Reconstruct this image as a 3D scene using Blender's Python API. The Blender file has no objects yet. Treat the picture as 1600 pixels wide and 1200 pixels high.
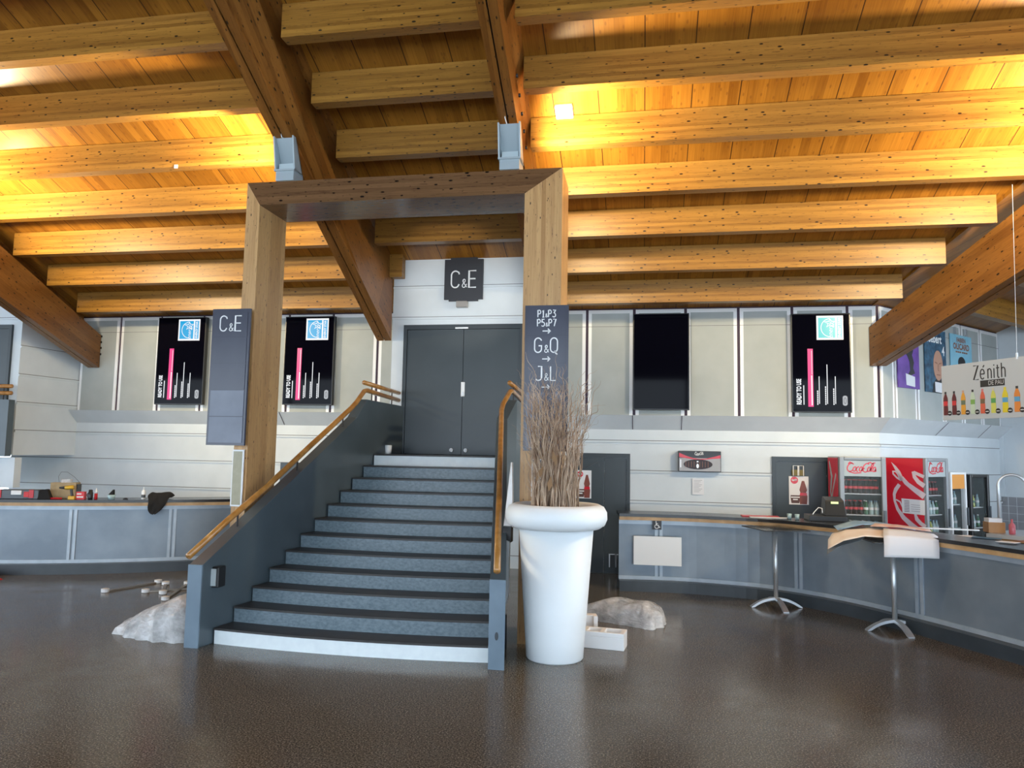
import bpy, math, random
from mathutils import Matrix, Vector
random.seed(7)
R = math.radians
S = bpy.context.scene
COL = S.collection

# ------------------------------------------------------------------ camera
FPX, YAW, PIT, ROL, EYE = 1152.0, R(-10.17), R(5.155), R(1.045), 2.13
fw = Vector((math.sin(YAW)*math.cos(PIT), math.cos(YAW)*math.cos(PIT), math.sin(PIT)))
rt = Vector((math.cos(YAW), -math.sin(YAW), 0)); up = rt.cross(fw)
r2 = math.cos(ROL)*rt + math.sin(ROL)*up; u2 = -math.sin(ROL)*rt + math.cos(ROL)*up
cam = bpy.data.objects.new('camera', bpy.data.cameras.new('camera')); COL.objects.link(cam)
cam.data.sensor_width = 36; cam.data.lens = FPX/1600*36; cam.data.clip_end = 300
cam.matrix_world = Matrix(((r2.x, u2.x, -fw.x, 0), (r2.y, u2.y, -fw.y, 0), (r2.z, u2.z, -fw.z, EYE), (0, 0, 0, 1)))
S.camera = cam

# ------------------------------------------------------------------ world, light, exposure
W = bpy.data.worlds.new('daylight'); S.world = W; W.use_nodes = True
bg = W.node_tree.nodes['Background']; bg.inputs[0].default_value = (0.74, 0.87, 1.0, 1); bg.inputs[1].default_value = 5.5
S.view_settings.view_transform = 'Standard'; S.view_settings.look = 'None'
S.view_settings.gamma = 1; S.view_settings.exposure = 0.0; S.view_settings.use_curve_mapping = False

def lamp(name, kind, loc, power, col, size=.1, target=None, spot=None, blend=.5):
    d = bpy.data.lights.new(name, kind); d.energy = power; d.color = col
    if kind == 'AREA': d.size = size
    else: d.shadow_soft_size = size
    if spot: d.spot_size = R(spot); d.spot_blend = blend
    o = bpy.data.objects.new(name, d); COL.objects.link(o); o.location = loc
    if target is not None: o.rotation_euler = (Vector(target)-Vector(loc)).to_track_quat('-Z', 'Y').to_euler()
    return o
WARM = (1.0, .80, .48)
lamp('uplighter_glow', 'SPOT', (-1.08, 8.42, 5.62), 510, WARM, .10, (1.2, 9.6, 6.3), 172, .5)
lamp('uplighter_glow', 'SPOT', (-5.05, 8.42, 5.62), 400, WARM, .10, (-7.5, 9.6, 6.2), 172, .5)
lamp('uplighter_glow', 'SPOT', (5.0, 8.42, 5.35), 860, WARM, .10, (2.9, 9.6, 6.2), 172, .5)
lamp('uplighter_glow', 'SPOT', (-10.0, 8.42, 5.35), 860, WARM, .10, (-8.0, 9.6, 6.2), 172, .5)
lamp('added_bay_light', 'SPOT', (-2.6, 1.2, 3.1), 1500, (1, .95, .85), .05, (-3.0, 11.8, 4.85), 13, .7)  # unseen spot added to brighten the wall above the double door

# ------------------------------------------------------------------ materials
def mat(name, col=(.8, .8, .8), rough=.5, metal=0, emis=None, es=1, alpha=None, trans=0, coat=0, spec=.5):
    m = bpy.data.materials.new(name); m.use_nodes = True
    b = m.node_tree.nodes['Principled BSDF']
    b.inputs['Base Color'].default_value = (*col, 1); b.inputs['Roughness'].default_value = rough
    b.inputs['Metallic'].default_value = metal; b.inputs['Coat Weight'].default_value = coat
    b.inputs['Specular IOR Level'].default_value = spec
    if emis: b.inputs['Emission Color'].default_value = (*emis, 1); b.inputs['Emission Strength'].default_value = es
    if alpha is not None: b.inputs['Alpha'].default_value = alpha
    if trans: b.inputs['Transmission Weight'].default_value = trans
    return m
class NT:
    def __init__(s, m): s.t = m.node_tree; s.n = s.t.nodes; s.l = s.t.links; s.b = s.n['Principled BSDF']
    def new(s, k, **kw):
        x = s.n.new(k)
        for a, v in kw.items(): setattr(x, a, v)
        return x
    def co(s, scale=(1, 1, 1), loc=(0, 0, 0)):
        c = s.new('ShaderNodeTexCoord'); m = s.new('ShaderNodeMapping'); m.inputs['Scale'].default_value = scale
        m.inputs['Location'].default_value = loc
        s.l.new(c.outputs['Object'], m.inputs['Vector']); return m.outputs[0]
    def noise(s, v, sc=5, det=4, ro=.5):
        n = s.new('ShaderNodeTexNoise'); n.inputs['Scale'].default_value = sc; n.inputs['Detail'].default_value = det
        n.inputs['Roughness'].default_value = ro; s.l.new(v, n.inputs['Vector']); return n.outputs['Fac']
    def ramp(s, f, stops):
        r = s.new('ShaderNodeValToRGB'); e = r.color_ramp.elements
        while len(e) > 1: e.remove(e[-1])
        e[0].position = stops[0][0]; e[0].color = (*stops[0][1], 1)
        for p, c in stops[1:]:
            k = e.new(p); k.color = (*c, 1)
        s.l.new(f, r.inputs[0]); return r.outputs[0]
    def mix(s, f, a, b, mode='MIX'):
        m = s.new('ShaderNodeMix', data_type='RGBA', blend_type=mode)
        for i, x in ((0, f), (6, a), (7, b)):
            if hasattr(x, 'links') or hasattr(x, 'is_linked'): s.l.new(x, m.inputs[i])
            else: m.inputs[i].default_value = x if i == 0 else (*x, 1)
        return m.outputs[2]
    def math(s, op, a, b=None):
        m = s.new('ShaderNodeMath', operation=op)
        for i, x in enumerate((a, b)):
            if x is None: continue
            if hasattr(x, 'is_linked'): s.l.new(x, m.inputs[i])
            else: m.inputs[i].default_value = x
        return m.outputs[0]
    def bump(s, h, st=.2, d=.01):
        b = s.new('ShaderNodeBump'); b.inputs['Strength'].default_value = st; b.inputs['Distance'].default_value = d
        s.l.new(h, b.inputs['Height']); s.l.new(b.outputs[0], s.b.inputs['Normal'])

def wood(name, c0, c1, axis='x', knots=True, lam=.04, rough=.38, ks=1.0):
    """laminated softwood: boards stacked across the grain, dark knots and short checks"""
    m = mat(name, rough=rough); t = NT(m)
    g = {'x': (1, 1, 1)}[axis]
    v = t.co()
    sep = t.new('ShaderNodeSeparateXYZ'); t.l.new(v, sep.inputs[0])
    zl = t.math('FLOOR', t.math('DIVIDE', sep.outputs['Z'], lam)); yl = t.math('FLOOR', t.math('DIVIDE', sep.outputs['Y'], lam*3))
    cmb = t.new('ShaderNodeCombineXYZ'); t.l.new(t.math('MULTIPLY', sep.outputs['X'], .35), cmb.inputs[0])
    t.l.new(t.math('MULTIPLY', zl, 3.7), cmb.inputs[2]); t.l.new(t.math('MULTIPLY', yl, 2.3), cmb.inputs[1])
    board = t.noise(cmb.outputs[0], 1.0, 0)
    fine = t.noise(t.co((1.3, 26, 42)), 1.6, 4, .6)
    f = t.math('ADD', t.math('MULTIPLY', board, .65), t.math('MULTIPLY', fine, .45))
    col = t.ramp(f, [(.36, c0), (.70, c1)])
    if knots:
        vo = t.new('ShaderNodeTexVoronoi', voronoi_dimensions='2D'); vo.inputs['Scale'].default_value = 1; vo.inputs['Randomness'].default_value = 1
        c2 = t.new('ShaderNodeCombineXYZ'); t.l.new(t.math('MULTIPLY', sep.outputs['X'], 4.6), c2.inputs[0])
        t.l.new(t.math('MULTIPLY', t.math('ADD', sep.outputs['Z'], sep.outputs['Y']), 11), c2.inputs[1]); t.l.new(c2.outputs[0], vo.inputs['Vector'])
        wob = t.noise(t.co((14, 40, 40)), 1, 2)
        k = t.math('ADD', vo.outputs['Distance'], t.math('MULTIPLY', wob, .12))
        rnd = t.new('ShaderNodeSeparateColor'); t.l.new(vo.outputs['Color'], rnd.inputs[0])
        kk = t.math('ADD', k, t.math('MULTIPLY', rnd.outputs[0], .11))
        km = t.ramp(kk, [(.155*ks, (1, 1, 1)), (.205*ks, (0, 0, 0))])
        col = t.mix(km, col, (c0[0]*.05, c0[1]*.045, c0[2]*.1))
        ck = t.ramp(t.noise(t.co((5, 60, 60), (3, 1, 2)), 1.2, 3, .6), [(.34, (.6, .6, .6)), (.39, (0, 0, 0))])
        col = t.mix(ck, col, (c0[0]*.35, c0[1]*.3, c0[2]*.4))
    t.l.new(col, t.b.inputs['Base Color']); t.bump(fine, .12, .004)
    return m

M = {}
M['beam'] = wood('glulam_spruce', (.215, .092, .012), (.42, .205, .034), ks=.92)
M['brown'] = wood('glulam_brown', (.15, .055, .010), (.27, .110, .022), lam=.045, rough=.33)
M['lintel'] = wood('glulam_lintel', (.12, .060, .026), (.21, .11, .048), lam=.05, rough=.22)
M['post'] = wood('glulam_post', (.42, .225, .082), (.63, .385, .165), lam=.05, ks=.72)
M['rail'] = mat('varnished_beech', (.42, .20, .05), .3, coat=.4)
t = NT(M['rail']); t.l.new(t.ramp(t.noise(t.co((1, 1, 1)), 9, 4), [(.35, (.34, .15, .03)), (.7, (.52, .27, .08))]), t.b.inputs['Base Color'])

def deck_mat():
    m = mat('deck_panels', rough=.36); t = NT(m); v = t.co()
    sep = t.new('ShaderNodeSeparateXYZ'); t.l.new(v, sep.inputs[0]); x = sep.outputs['X']
    pl = t.math('FLOOR', t.math('DIVIDE', x, .11)); c = t.new('ShaderNodeCombineXYZ'); t.l.new(t.math('MULTIPLY', pl, 5.1), c.inputs[0])
    t.l.new(t.math('MULTIPLY', sep.outputs['Y'], .5), c.inputs[1])
    board = t.noise(c.outputs[0], 1, 0); fine = t.noise(t.co((55, 1.6, 1)), 1.2, 4, .6)
    f = t.math('ADD', t.math('MULTIPLY', board, .6), t.math('MULTIPLY', fine, .5))
    col = t.ramp(f, [(.35, (.225, .085, .009)), (.72, (.42, .185, .024))])
    fr = t.math('FRACT', t.math('DIVIDE', x, .56)); j = t.math('LESS_THAN', fr, .022)
    col = t.mix(j, col, (.05, .018, .006))
    fr2 = t.math('LESS_THAN', t.math('FRACT', t.math('DIVIDE', x, .11)), .03); col = t.mix(t.math('MULTIPLY', fr2, .45), col, (.15, .055, .012))
    vo = t.new('ShaderNodeTexVoronoi', voronoi_dimensions='2D'); vo.inputs['Scale'].default_value = 1; t.l.new(t.co((9, 4, 1)), vo.inputs['Vector'])
    km = t.ramp(vo.outputs['Distance'], [(.07, (.6, .6, .6)), (.13, (0, 0, 0))]); col = t.mix(km, col, (.20, .075, .015))
    t.l.new(col, t.b.inputs['Base Color']); return m
M['deck'] = deck_mat()

def floor_mat():
    m = mat('speckled_resin', rough=.2, spec=.36); t = NT(m)
    a = t.noise(t.co(), 75, 3, .75); big = t.noise(t.co(), .5, 4)
    col = t.ramp(a, [(.38, (.026, .022, .018)), (.48, (.105, .090, .070)), (.56, (.19, .165, .13)), (.66, (.50, .45, .36))])
    col = t.mix(t.math('MULTIPLY', big, .35), col, (.035, .030, .026))
    t.l.new(col, t.b.inputs['Base Color'])
    t.l.new(t.ramp(t.noise(t.co(), 3, 5), [(.3, (.13, .13, .13)), (.75, (.27, .27, .27))]), t.b.inputs['Roughness'])
    t.bump(t.noise(t.co(), 60, 3), .05, .002); return m
M['floor'] = floor_mat()
def mottled(name, c0, c1, sc=3, rough=.5, aniso=(1, 1, 1), metal=0, det=4, bump=0):
    m = mat(name, rough=rough, metal=metal); t = NT(m); n = t.noise(t.co(aniso), sc, det)
    t.l.new(t.ramp(n, [(.32, c0), (.68, c1)]), t.b.inputs['Base Color'])
    if bump: t.bump(n, bump, .01)
    return m
M['wall'] = mottled('white_cladding', (.66, .72, .76), (.72, .78, .82), 2, .55)
M['panel'] = mottled('grey_fabric_panel', (.39, .42, .41), (.44, .47, .46), 2, .8)
M['panel_edge'] = mat('white_panel_edge', (.90, .91, .92), .35)
M['joint'] = mat('dark_joint', (.055, .03, .055), .6)
M['ledge'] = mottled('grey_ledge', (.66, .70, .73), (.72, .76, .79), 2, .45)
M['slate'] = mottled('slate_paint', (.060, .084, .100), (.080, .108, .128), 1.5, .32, bump=.02)
M['riser'] = mottled('worn_slate_riser', (.115, .165, .20), (.19, .25, .295), 24, .34, (1, 1, 1.6), det=6, bump=.15)
M['tread'] = mottled('dark_tread', (.028, .026, .026), (.045, .042, .041), 8, .45)
M['white_paint'] = mottled('white_nosing', (.80, .88, .92), (.86, .94, .97), 12, .4)
M['slot'] = mat('cladding_slot', (.22, .23, .24), .7)
M['door'] = mottled('anthracite_door', (.030, .042, .050), (.040, .054, .063), 1.3, .35)
M['door_frame'] = mat('anthracite_frame', (.024, .034, .041), .35)
M['dark'] = mat('black_plastic', (.012, .012, .013), .35)
M['matblack'] = mat('black_fabric', (.010, .010, .011), .9)
M['screen'] = mat('screen_glass', (.002, .002, .005), .05, spec=.07)
M['bezel'] = mat('screen_bezel', (.006, .006, .007), .3)
def em(n, c, s=1): return mat(n, (0, 0, 0), .3, emis=c, es=s)
M['e_white'] = em('lit_white', (.95, .97, 1), .95); M['e_pink'] = em('lit_pink', (.95, .03, .25), .95)
M['e_cyan'] = em('lit_cyan', (.0, .40, .78), .95); M['e_turq'] = em('lit_turquoise', (.0, .62, .66), 1.0); M['e_grey'] = em('lit_grey', (.5, .52, .55), .8)
M['e_green'] = em('lit_display', (.75, .9, .35), 1.5)
M['sign'] = mottled('sign_slate', (.050, .055, .085), (.060, .066, .098), 2, .24)
M['sign_shiny'] = mottled('sign_film', (.085, .10, .15), (.11, .13, .19), 3, .12)
M['sign_black'] = mat('sign_black', (.022, .024, .032), .4)
M['white'] = mat('white_gloss', (.92, .96, .99), .35)
M['letter'] = mat('white_letter', (.85, .87, .88), .5)
M['metal'] = mat('brushed_steel', (.66, .70, .74), .38, .75)
M['alu'] = mottled('aluminium_trim', (.36, .42, .48), (.44, .50, .56), 6, .4, metal=.3)
M['bar_panel'] = mottled('brushed_zinc_panel', (.17, .21, .255), (.25, .30, .35), 1.6, .42, metal=.35, det=6)
M['kick'] = mottled('slate_plinth', (.030, .040, .050), (.042, .054, .066), 3, .35)
M['counter'] = mat('black_worktop', (.018, .018, .02), .25)
M['edge_wood'] = mottled('worktop_edge_wood', (.42, .26, .12), (.56, .37, .19), 6, .4)
M['grey_lamp'] = mat('pale_grey_metal', (.42, .50, .54), .4, .1)
M['pot'] = mottled('matt_white_pot', (.80, .86, .90), (.84, .90, .94), 2, .45)
M['twig'] = mottled('dry_willow', (.16, .10, .065), (.42, .29, .20), 7, .8)
M['twig2'] = mottled('dry_willow_pale', (.28, .20, .14), (.62, .48, .36), 7, .8)
M['soil'] = mat('dark_soil', (.05, .035, .025), .9)
def film():
    m = mat('plastic_film', (.92, .94, .96), .25, alpha=.7); t = NT(m)
    n = t.noise(t.co(), 6, 4, .6); vo = t.new('ShaderNodeTexVoronoi', feature='DISTANCE_TO_EDGE'); vo.inputs['Scale'].default_value = 3.2; vm = t.new('ShaderNodeVectorMath', operation='ADD'); nn = t.new('ShaderNodeTexNoise'); nn.inputs['Scale'].default_value = 4; t.l.new(t.co((1, 1, 1.6)), vm.inputs[0]); t.l.new(nn.outputs['Color'], vm.inputs[1]); t.l.new(vm.outputs[0], vo.inputs['Vector'])
    t.l.new(t.ramp(n, [(.3, (.26, .26, .26)), (.7, (.80, .80, .80))]), t.b.inputs['Alpha']); t.bump(vo.outputs['Distance'], .55, .05); return m
M['film'] = film()
M['foam'] = mat('white_foam', (.85, .86, .87), .7)
M['paper'] = mat('paper', (.80, .81, .84), .7)
M['card'] = mottled('cardboard', (.36, .27, .15), (.44, .34, .20), 10, .8)
M['red'] = mat('signal_red', (.55, .012, .02), .35); M['cola_red'] = mat('drink_red', (.62, .008, .025), .25)
M['yellow'] = mat('tool_yellow', (.75, .45, .03), .4); M['orange'] = mat('orange', (.80, .32, .03), .4)
M['glass'] = mat('fridge_glass', (.30, .36, .37), .02, alpha=.07)
M['fridge'] = mat('fridge_silver', (.27, .29, .31), .35, .2); M['fridge_in'] = mat('fridge_liner', (.07, .08, .085), .6)
M['fridge_black'] = mat('fridge_black', (.015, .015, .017), .25); M['shelf'] = mat('fridge_shelf', (.60, .63, .65), .4)
M['header'] = mat('fridge_header', (.42, .48, .50), .4)
M['cola'] = mat('cola_bottle', (.022, .006, .005), .3, spec=.3); M['green_b'] = mat('green_bottle', (.05, .16, .08), .12)
M['yel_b'] = mat('lemon_bottle', (.45, .50, .12), .15); M['clear_b'] = mat('clear_bottle', (.40, .55, .58), .12)
M['label_red'] = mat('bottle_label_red', (.70, .05, .06), .5); M['tile'] = mottled('grey_tiles', (.30, .30, .32), (.34, .34, .36), 4, .3)
M['purple'] = mottled('purple_print', (.10, .03, .26), (.19, .07, .42), 4, .4)
M['navy'] = mottled('navy_print', (.01, .03, .07), (.05, .16, .26), 9, .4); M['sky'] = mottled('sky_print', (.18, .48, .66), (.30, .60, .74), 3, .4)
M['skin'] = mat('printed_skin', (.52, .28, .19), .5); M['skin2'] = mat('printed_skin_shade', (.30, .13, .08), .5)
M['board'] = mat('grey_board', (.42, .45, .47), .45); M['ink'] = mat('black_ink', (.01, .01, .012), .5)
M['wood_plain'] = mottled('plain_wood', (.38, .19, .07), (.50, .27, .11), 5, .5)
M['table_glass'] = mat('smoked_top', (.07, .075, .08), .12, alpha=.8)
M['blue'] = mottled('blue_print', (.14, .30, .52), (.36, .52, .66), 6, .5); M['peach'] = mottled('peach_print', (.80, .66, .56), (.86, .80, .72), 4, .5)
M['greypl'] = mat('grey_plastic', (.10, .12, .14), .4); M['brownp'] = mat('dry_leaf', (.26, .15, .07), .7)
M['bolt'] = mat('dark_bolt', (.02, .018, .02), .5, .5)

# ------------------------------------------------------------------ mesh helpers
class MB:
    def __init__(s): s.v = []; s.f = []
    def add(s, vs, fs):
        n = len(s.v); s.v += [tuple(v) for v in vs]; s.f += [tuple(i+n for i in f) for f in fs]; return s
    def box(s, a, b):
        x0, y0, z0 = a; x1, y1, z1 = b
        return s.add([(x0, y0, z0), (x1, y0, z0), (x1, y1, z0), (x0, y1, z0), (x0, y0, z1), (x1, y0, z1), (x1, y1, z1), (x0, y1, z1)],
                     [(0, 3, 2, 1), (4, 5, 6, 7), (0, 1, 5, 4), (1, 2, 6, 5), (2, 3, 7, 6), (3, 0, 4, 7)])
    def hexa(s, bot, top):
        n = len(bot)
        return s.add(list(bot)+list(top), [tuple(range(n-1, -1, -1)), tuple(range(n, 2*n))]+[(i, (i+1) % n, n+(i+1) % n, n+i) for i in range(n)])
    def prism(s, poly, z0, z1): return s.hexa([(x, y, z0) for x, y in poly], [(x, y, z1) for x, y in poly])
    def tube(s, pts, r, n=8, rs=None, cap=True):
        pts = [Vector(p) for p in pts]; base = len(s.v); m = len(pts); prev = None
        for i, p in enumerate(pts):
            d = (pts[min(i+1, m-1)]-pts[max(i-1, 0)]).normalized()
            a = d.orthogonal().normalized() if prev is None else (prev-d*prev.dot(d)).normalized()
            prev = a; b = d.cross(a); rr = rs[i] if rs else r
            for k in range(n):
                w = 2*math.pi*k/n; s.v.append(tuple(p+(a*math.cos(w)+b*math.sin(w))*rr))
        for i in range(m-1):
            for k in range(n):
                k2 = (k+1) % n; s.f.append((base+i*n+k, base+i*n+k2, base+(i+1)*n+k2, base+(i+1)*n+k))
        if cap: s.f.append(tuple(base+k for k in range(n-1, -1, -1))); s.f.append(tuple(base+(m-1)*n+k for k in range(n)))
        return s
    def lathe(s, prof, c=(0, 0), n=24):
        base = len(s.v)
        for r, z in prof:
            for k in range(n):
                w = 2*math.pi*k/n; s.v.append((c[0]+r*math.cos(w), c[1]+r*math.sin(w), z))
        for i in range(len(prof)-1):
            for k in range(n):
                k2 = (k+1) % n; s.f.append((base+i*n+k, base+i*n+k2, base+(i+1)*n+k2, base+(i+1)*n+k))
        s.f.append(tuple(base+k for k in range(n-1, -1, -1))); s.f.append(tuple(base+(len(prof)-1)*n+k for k in range(n)))
        return s
    def build(s, name, m, parent=None, world=True, smooth=False, bevel=0):
        me = bpy.data.meshes.new(name); o = bpy.data.objects.new(name, me); COL.objects.link(o)
        vs = s.v
        if parent is not None:
            if world:
                I = mw(parent).inverted(); vs = [tuple(I @ Vector(v)) for v in vs]
            o.parent = parent
        elif world:
            x = [v[0] for v in vs]; y = [v[1] for v in vs]; z = [v[2] for v in vs]
            c = ((min(x)+max(x))/2, (min(y)+max(y))/2, min(z)); o.location = c
            vs = [(v[0]-c[0], v[1]-c[1], v[2]-c[2]) for v in vs]
        me.from_pydata(vs, [], s.f); me.update()
        if m: me.materials.append(m)
        if smooth:
            for p in me.polygons: p.use_smooth = True
        if bevel:
            b = o.modifiers.new('bevel', 'BEVEL'); b.width = bevel; b.segments = 2; b.limit_method = 'ANGLE'
        return o
def mw(o):
    m = Matrix.Translation(o.location) @ o.rotation_euler.to_matrix().to_4x4()
    return mw(o.parent) @ m if o.parent else m
def tag(o, label, cat, group=None, kind=None):
    o['label'] = label; o['category'] = cat
    if group: o['group'] = group
    if kind: o['kind'] = kind
    return o
def thing(name, label, cat, loc=(0, 0, 0), rz=0, group=None):
    o = bpy.data.objects.new(name, None); COL.objects.link(o); o.location = loc; o.rotation_euler = (0, 0, rz)
    o.empty_display_size = .1
    return tag(o, label, cat, group)
def struct(name, mb, m, parent=None, **k):
    o = mb.build(name, m, parent, **k)
    if parent is None: o['kind'] = 'structure'
    return o
def framed(name, m, mtx, mb, parent=None):
    """mesh given in the local frame mtx, so that its texture runs along its own length"""
    o = mb.build(name, m, None, world=False); o.matrix_world = mtx
    if parent is not None: o.parent = parent; o.matrix_parent_inverse = mw(parent).inverted()
    return o
def frame(o, u, v):
    u = Vector(u).normalized(); v = Vector(v); w = u.cross(v).normalized(); v = w.cross(u)
    return Matrix(((u.x, v.x, w.x, o[0]), (u.y, v.y, w.y, o[1]), (u.z, v.z, w.z, o[2]), (0, 0, 0, 1)))
def copy_tree(o, parent=None):
    c = o.copy(); COL.objects.link(c); c.parent = parent
    for ch in list(o.children): copy_tree(ch, c)
    return c

# flat lettering and line art on a plane: F = (origin, u, v); the normal is u x v
class Plane:
    def __init__(s, o, u, v):
        s.o = Vector(o); s.u = Vector(u).normalized(); s.v = Vector(v).normalized(); s.n = s.u.cross(s.v)
    def p(s, a, b, h=0): return s.o+s.u*a+s.v*b+s.n*h
    def rect(s, mb, a0, b0, a1, b1, h0=0, h1=.004):
        q = [(a0, b0), (a1, b0), (a1, b1), (a0, b1)]
        return mb.hexa([s.p(x, y, h0) for x, y in q], [s.p(x, y, h1) for x, y in q])
    def poly(s, mb, q, h0=0, h1=.004): return mb.hexa([s.p(x, y, h0) for x, y in q], [s.p(x, y, h1) for x, y in q])
    def line(s, mb, pts, w, h0=0, h1=.004):
        L, Rr = [], []
        n = len(pts)
        for i in range(n):
            d = Vector(pts[min(i+1, n-1)])-Vector(pts[max(i-1, 0)]); d = d.normalized() if d.length else Vector((1, 0))
            if 0 < i < n-1:
                d1 = (Vector(pts[i])-Vector(pts[i-1])).normalized(); d2 = (Vector(pts[i+1])-Vector(pts[i])).normalized()
                k = min(1.5, 1/max(.3, math.sqrt(max(.05, (1+d1.dot(d2))/2))))
            else: k = 1
            ww = (w[i] if isinstance(w, (list, tuple)) else w)/2*k
            L.append((pts[i][0]-d.y*ww, pts[i][1]+d.x*ww)); Rr.append((pts[i][0]+d.y*ww, pts[i][1]-d.x*ww))
        for i in range(n-1): s.poly(mb, [L[i], Rr[i], Rr[i+1], L[i+1]], h0, h1)
        return mb
def arc(cx, cy, rx, ry, a0, a1, n=10): return [(cx+rx*math.cos(R(a0+(a1-a0)*i/n)), cy+ry*math.sin(R(a0+(a1-a0)*i/n))) for i in range(n+1)]
G = {  # stroke letters, unit cap height
 'C': (.55, [[(.52, .80), (.48, .92)]+arc(.28, .74, .24, .26, 50, 180, 8)+arc(.28, .26, .24, .26, 180, 310, 8)+[(.52, .2)]]),
 'G': (.58, [[(.52, .82)]+arc(.28, .74, .24, .26, 40, 180, 8)+arc(.28, .26, .24, .26, 180, 360, 10)+[(.52, .46), (.32, .46)]]),
 'E': (.5, [[(.48, 1), (.05, 1), (.05, 0), (.48, 0)], [(.05, .52), (.44, .52)]]),
 'Q': (.6, [arc(.28, .74, .24, .26, 0, 180, 10)+arc(.28, .26, .24, .26, 180, 360, 10)+[(.52, .74)], [(.34, .12), (.42, -.08), (.52, -.14)]]),
 'J': (.5, [[(.18, 1), (.44, 1), (.44, .22)]+arc(.22, .22, .22, .22, 0, -150, 8)]),
 'L': (.48, [[(.06, 1), (.06, 0), (.46, 0)]]),
 'P': (.5, [[(.06, 0), (.06, 1), (.26, 1)]+arc(.26, .74, .20, .26, 90, -90, 8)+[(.06, .48)]]),
 '1': (.36, [[(.04, .84), (.2, 1), (.2, 0)], [(.05, 0), (.35, 0)]]),
 '3': (.48, [[(.05, 1), (.42, 1), (.2, .58)]+arc(.2, .29, .23, .29, 80, -150, 9)]),
 '5': (.48, [[(.42, 1), (.1, 1), (.07, .56)]+arc(.2, .30, .24, .30, 95, -140, 9)]),
 '7': (.46, [[(.04, 1), (.42, 1), (.18, 0)]]),
 '&': (.62, [[(.60, .02), (.14, .66), (.13, .85)]+arc(.27, .84, .13, .15, 180, 0, 6)+[(.39, .72), (.12, .42), (.05, .24)]+arc(.24, .22, .20, .22, 180, 300, 6)+[(.46, .18), (.58, .42)]]),
 '>': (1.0, [[(0, .5), (.95, .5)], [(.68, .8), (.97, .5), (.68, .2)]]),
 'Z': (.52, [[(.03, 1), (.5, 1), (.03, 0), (.52, 0)]]),
 'e': (.46, [[(.06, .36), (.44, .36)]+arc(.25, .38, .20, .32, 0, 180, 8)+arc(.25, .32, .20, .32, 180, 315, 6)]),
 'n': (.44, [[(.06, .68), (.06, 0)], [(.06, .45)]+arc(.22, .46, .17, .22, 160, 0, 6)+[(.39, 0)]]),
 'i': (.16, [[(.08, .68), (.08, 0)], [(.08, .86), (.08, .94)]]),
 't': (.30, [[(.12, .9), (.12, .1), (.18, 0), (.28, .01)], [(.0, .68), (.28, .68)]]),
 'h': (.44, [[(.06, 1), (.06, 0)], [(.06, .45)]+arc(.22, .46, .17, .22, 160, 0, 6)+[(.39, 0)]]),
 "'": (0, [[(-.27, .82), (-.15, .98)]]), ' ': (.3, []),
 'D': (.54, [[(.06, 0), (.06, 1), (.2, 1)]+arc(.22, .5, .26, .5, 90, -90, 10)+[(.06, 0)]]),
 'A': (.54, [[(.02, 0), (.26, 1), (.5, 0)], [(.1, .34), (.42, .34)]]),
 'U': (.52, [[(.05, 1), (.05, .25)]+arc(.25, .25, .20, .25, 180, 360, 8)+[(.45, 1)]]),
}
def text_w(tx): return sum(G[c][0]+.12 for c in tx)-.12
def strokes(mb, P, tx, a, b, hgt, w, sx=1.0, h0=0, h1=.004, centre=True, small=None):
    """small: letters drawn at a reduced height"""
    def sc(c): return hgt*(.5 if small and c in small else 1)
    tot = sum((G[c][0]+.14)*sc(c)*sx for c in tx)-.14*hgt*sx
    x = a-tot/2 if centre else a
    for c in tx:
        k = sc(c)
        for pl in G[c][1]: P.line(mb, [(x+px*k*sx, b+py*k) for px, py in pl], w*(.62 if k < hgt else 1), h0, h1)
        x += (G[c][0]+.14)*k*sx
    return mb
def font_text(mb, P, tx, a, b, size, sx=1.0, rot=0, h0=0, h1=.003, bold=0, shear=0):
    """lettering from Blender's built-in face, centred on (a, b); rot in degrees"""
    c = bpy.data.curves.new('txt', 'FONT'); c.body = tx; c.size = size; c.align_x = 'CENTER'; c.align_y = 'CENTER'; c.offset = bold; c.shear = shear
    c.resolution_u = 3
    o = bpy.data.objects.new('txt', c); COL.objects.link(o); bpy.context.view_layer.update()
    me = bpy.data.meshes.new_from_object(o.evaluated_get(bpy.context.evaluated_depsgraph_get()))
    ca, sa = math.cos(R(rot)), math.sin(R(rot))
    vs = [(v.co.x*sx, v.co.y) for v in me.vertices]; vs = [(a+x*ca-y*sa, b+x*sa+y*ca) for x, y in vs]
    mb.add([P.p(x, y, h1) for x, y in vs], [tuple(p.vertices) for p in me.polygons])
    bpy.data.objects.remove(o); bpy.data.curves.remove(c); bpy.data.meshes.remove(me); return mb
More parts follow.
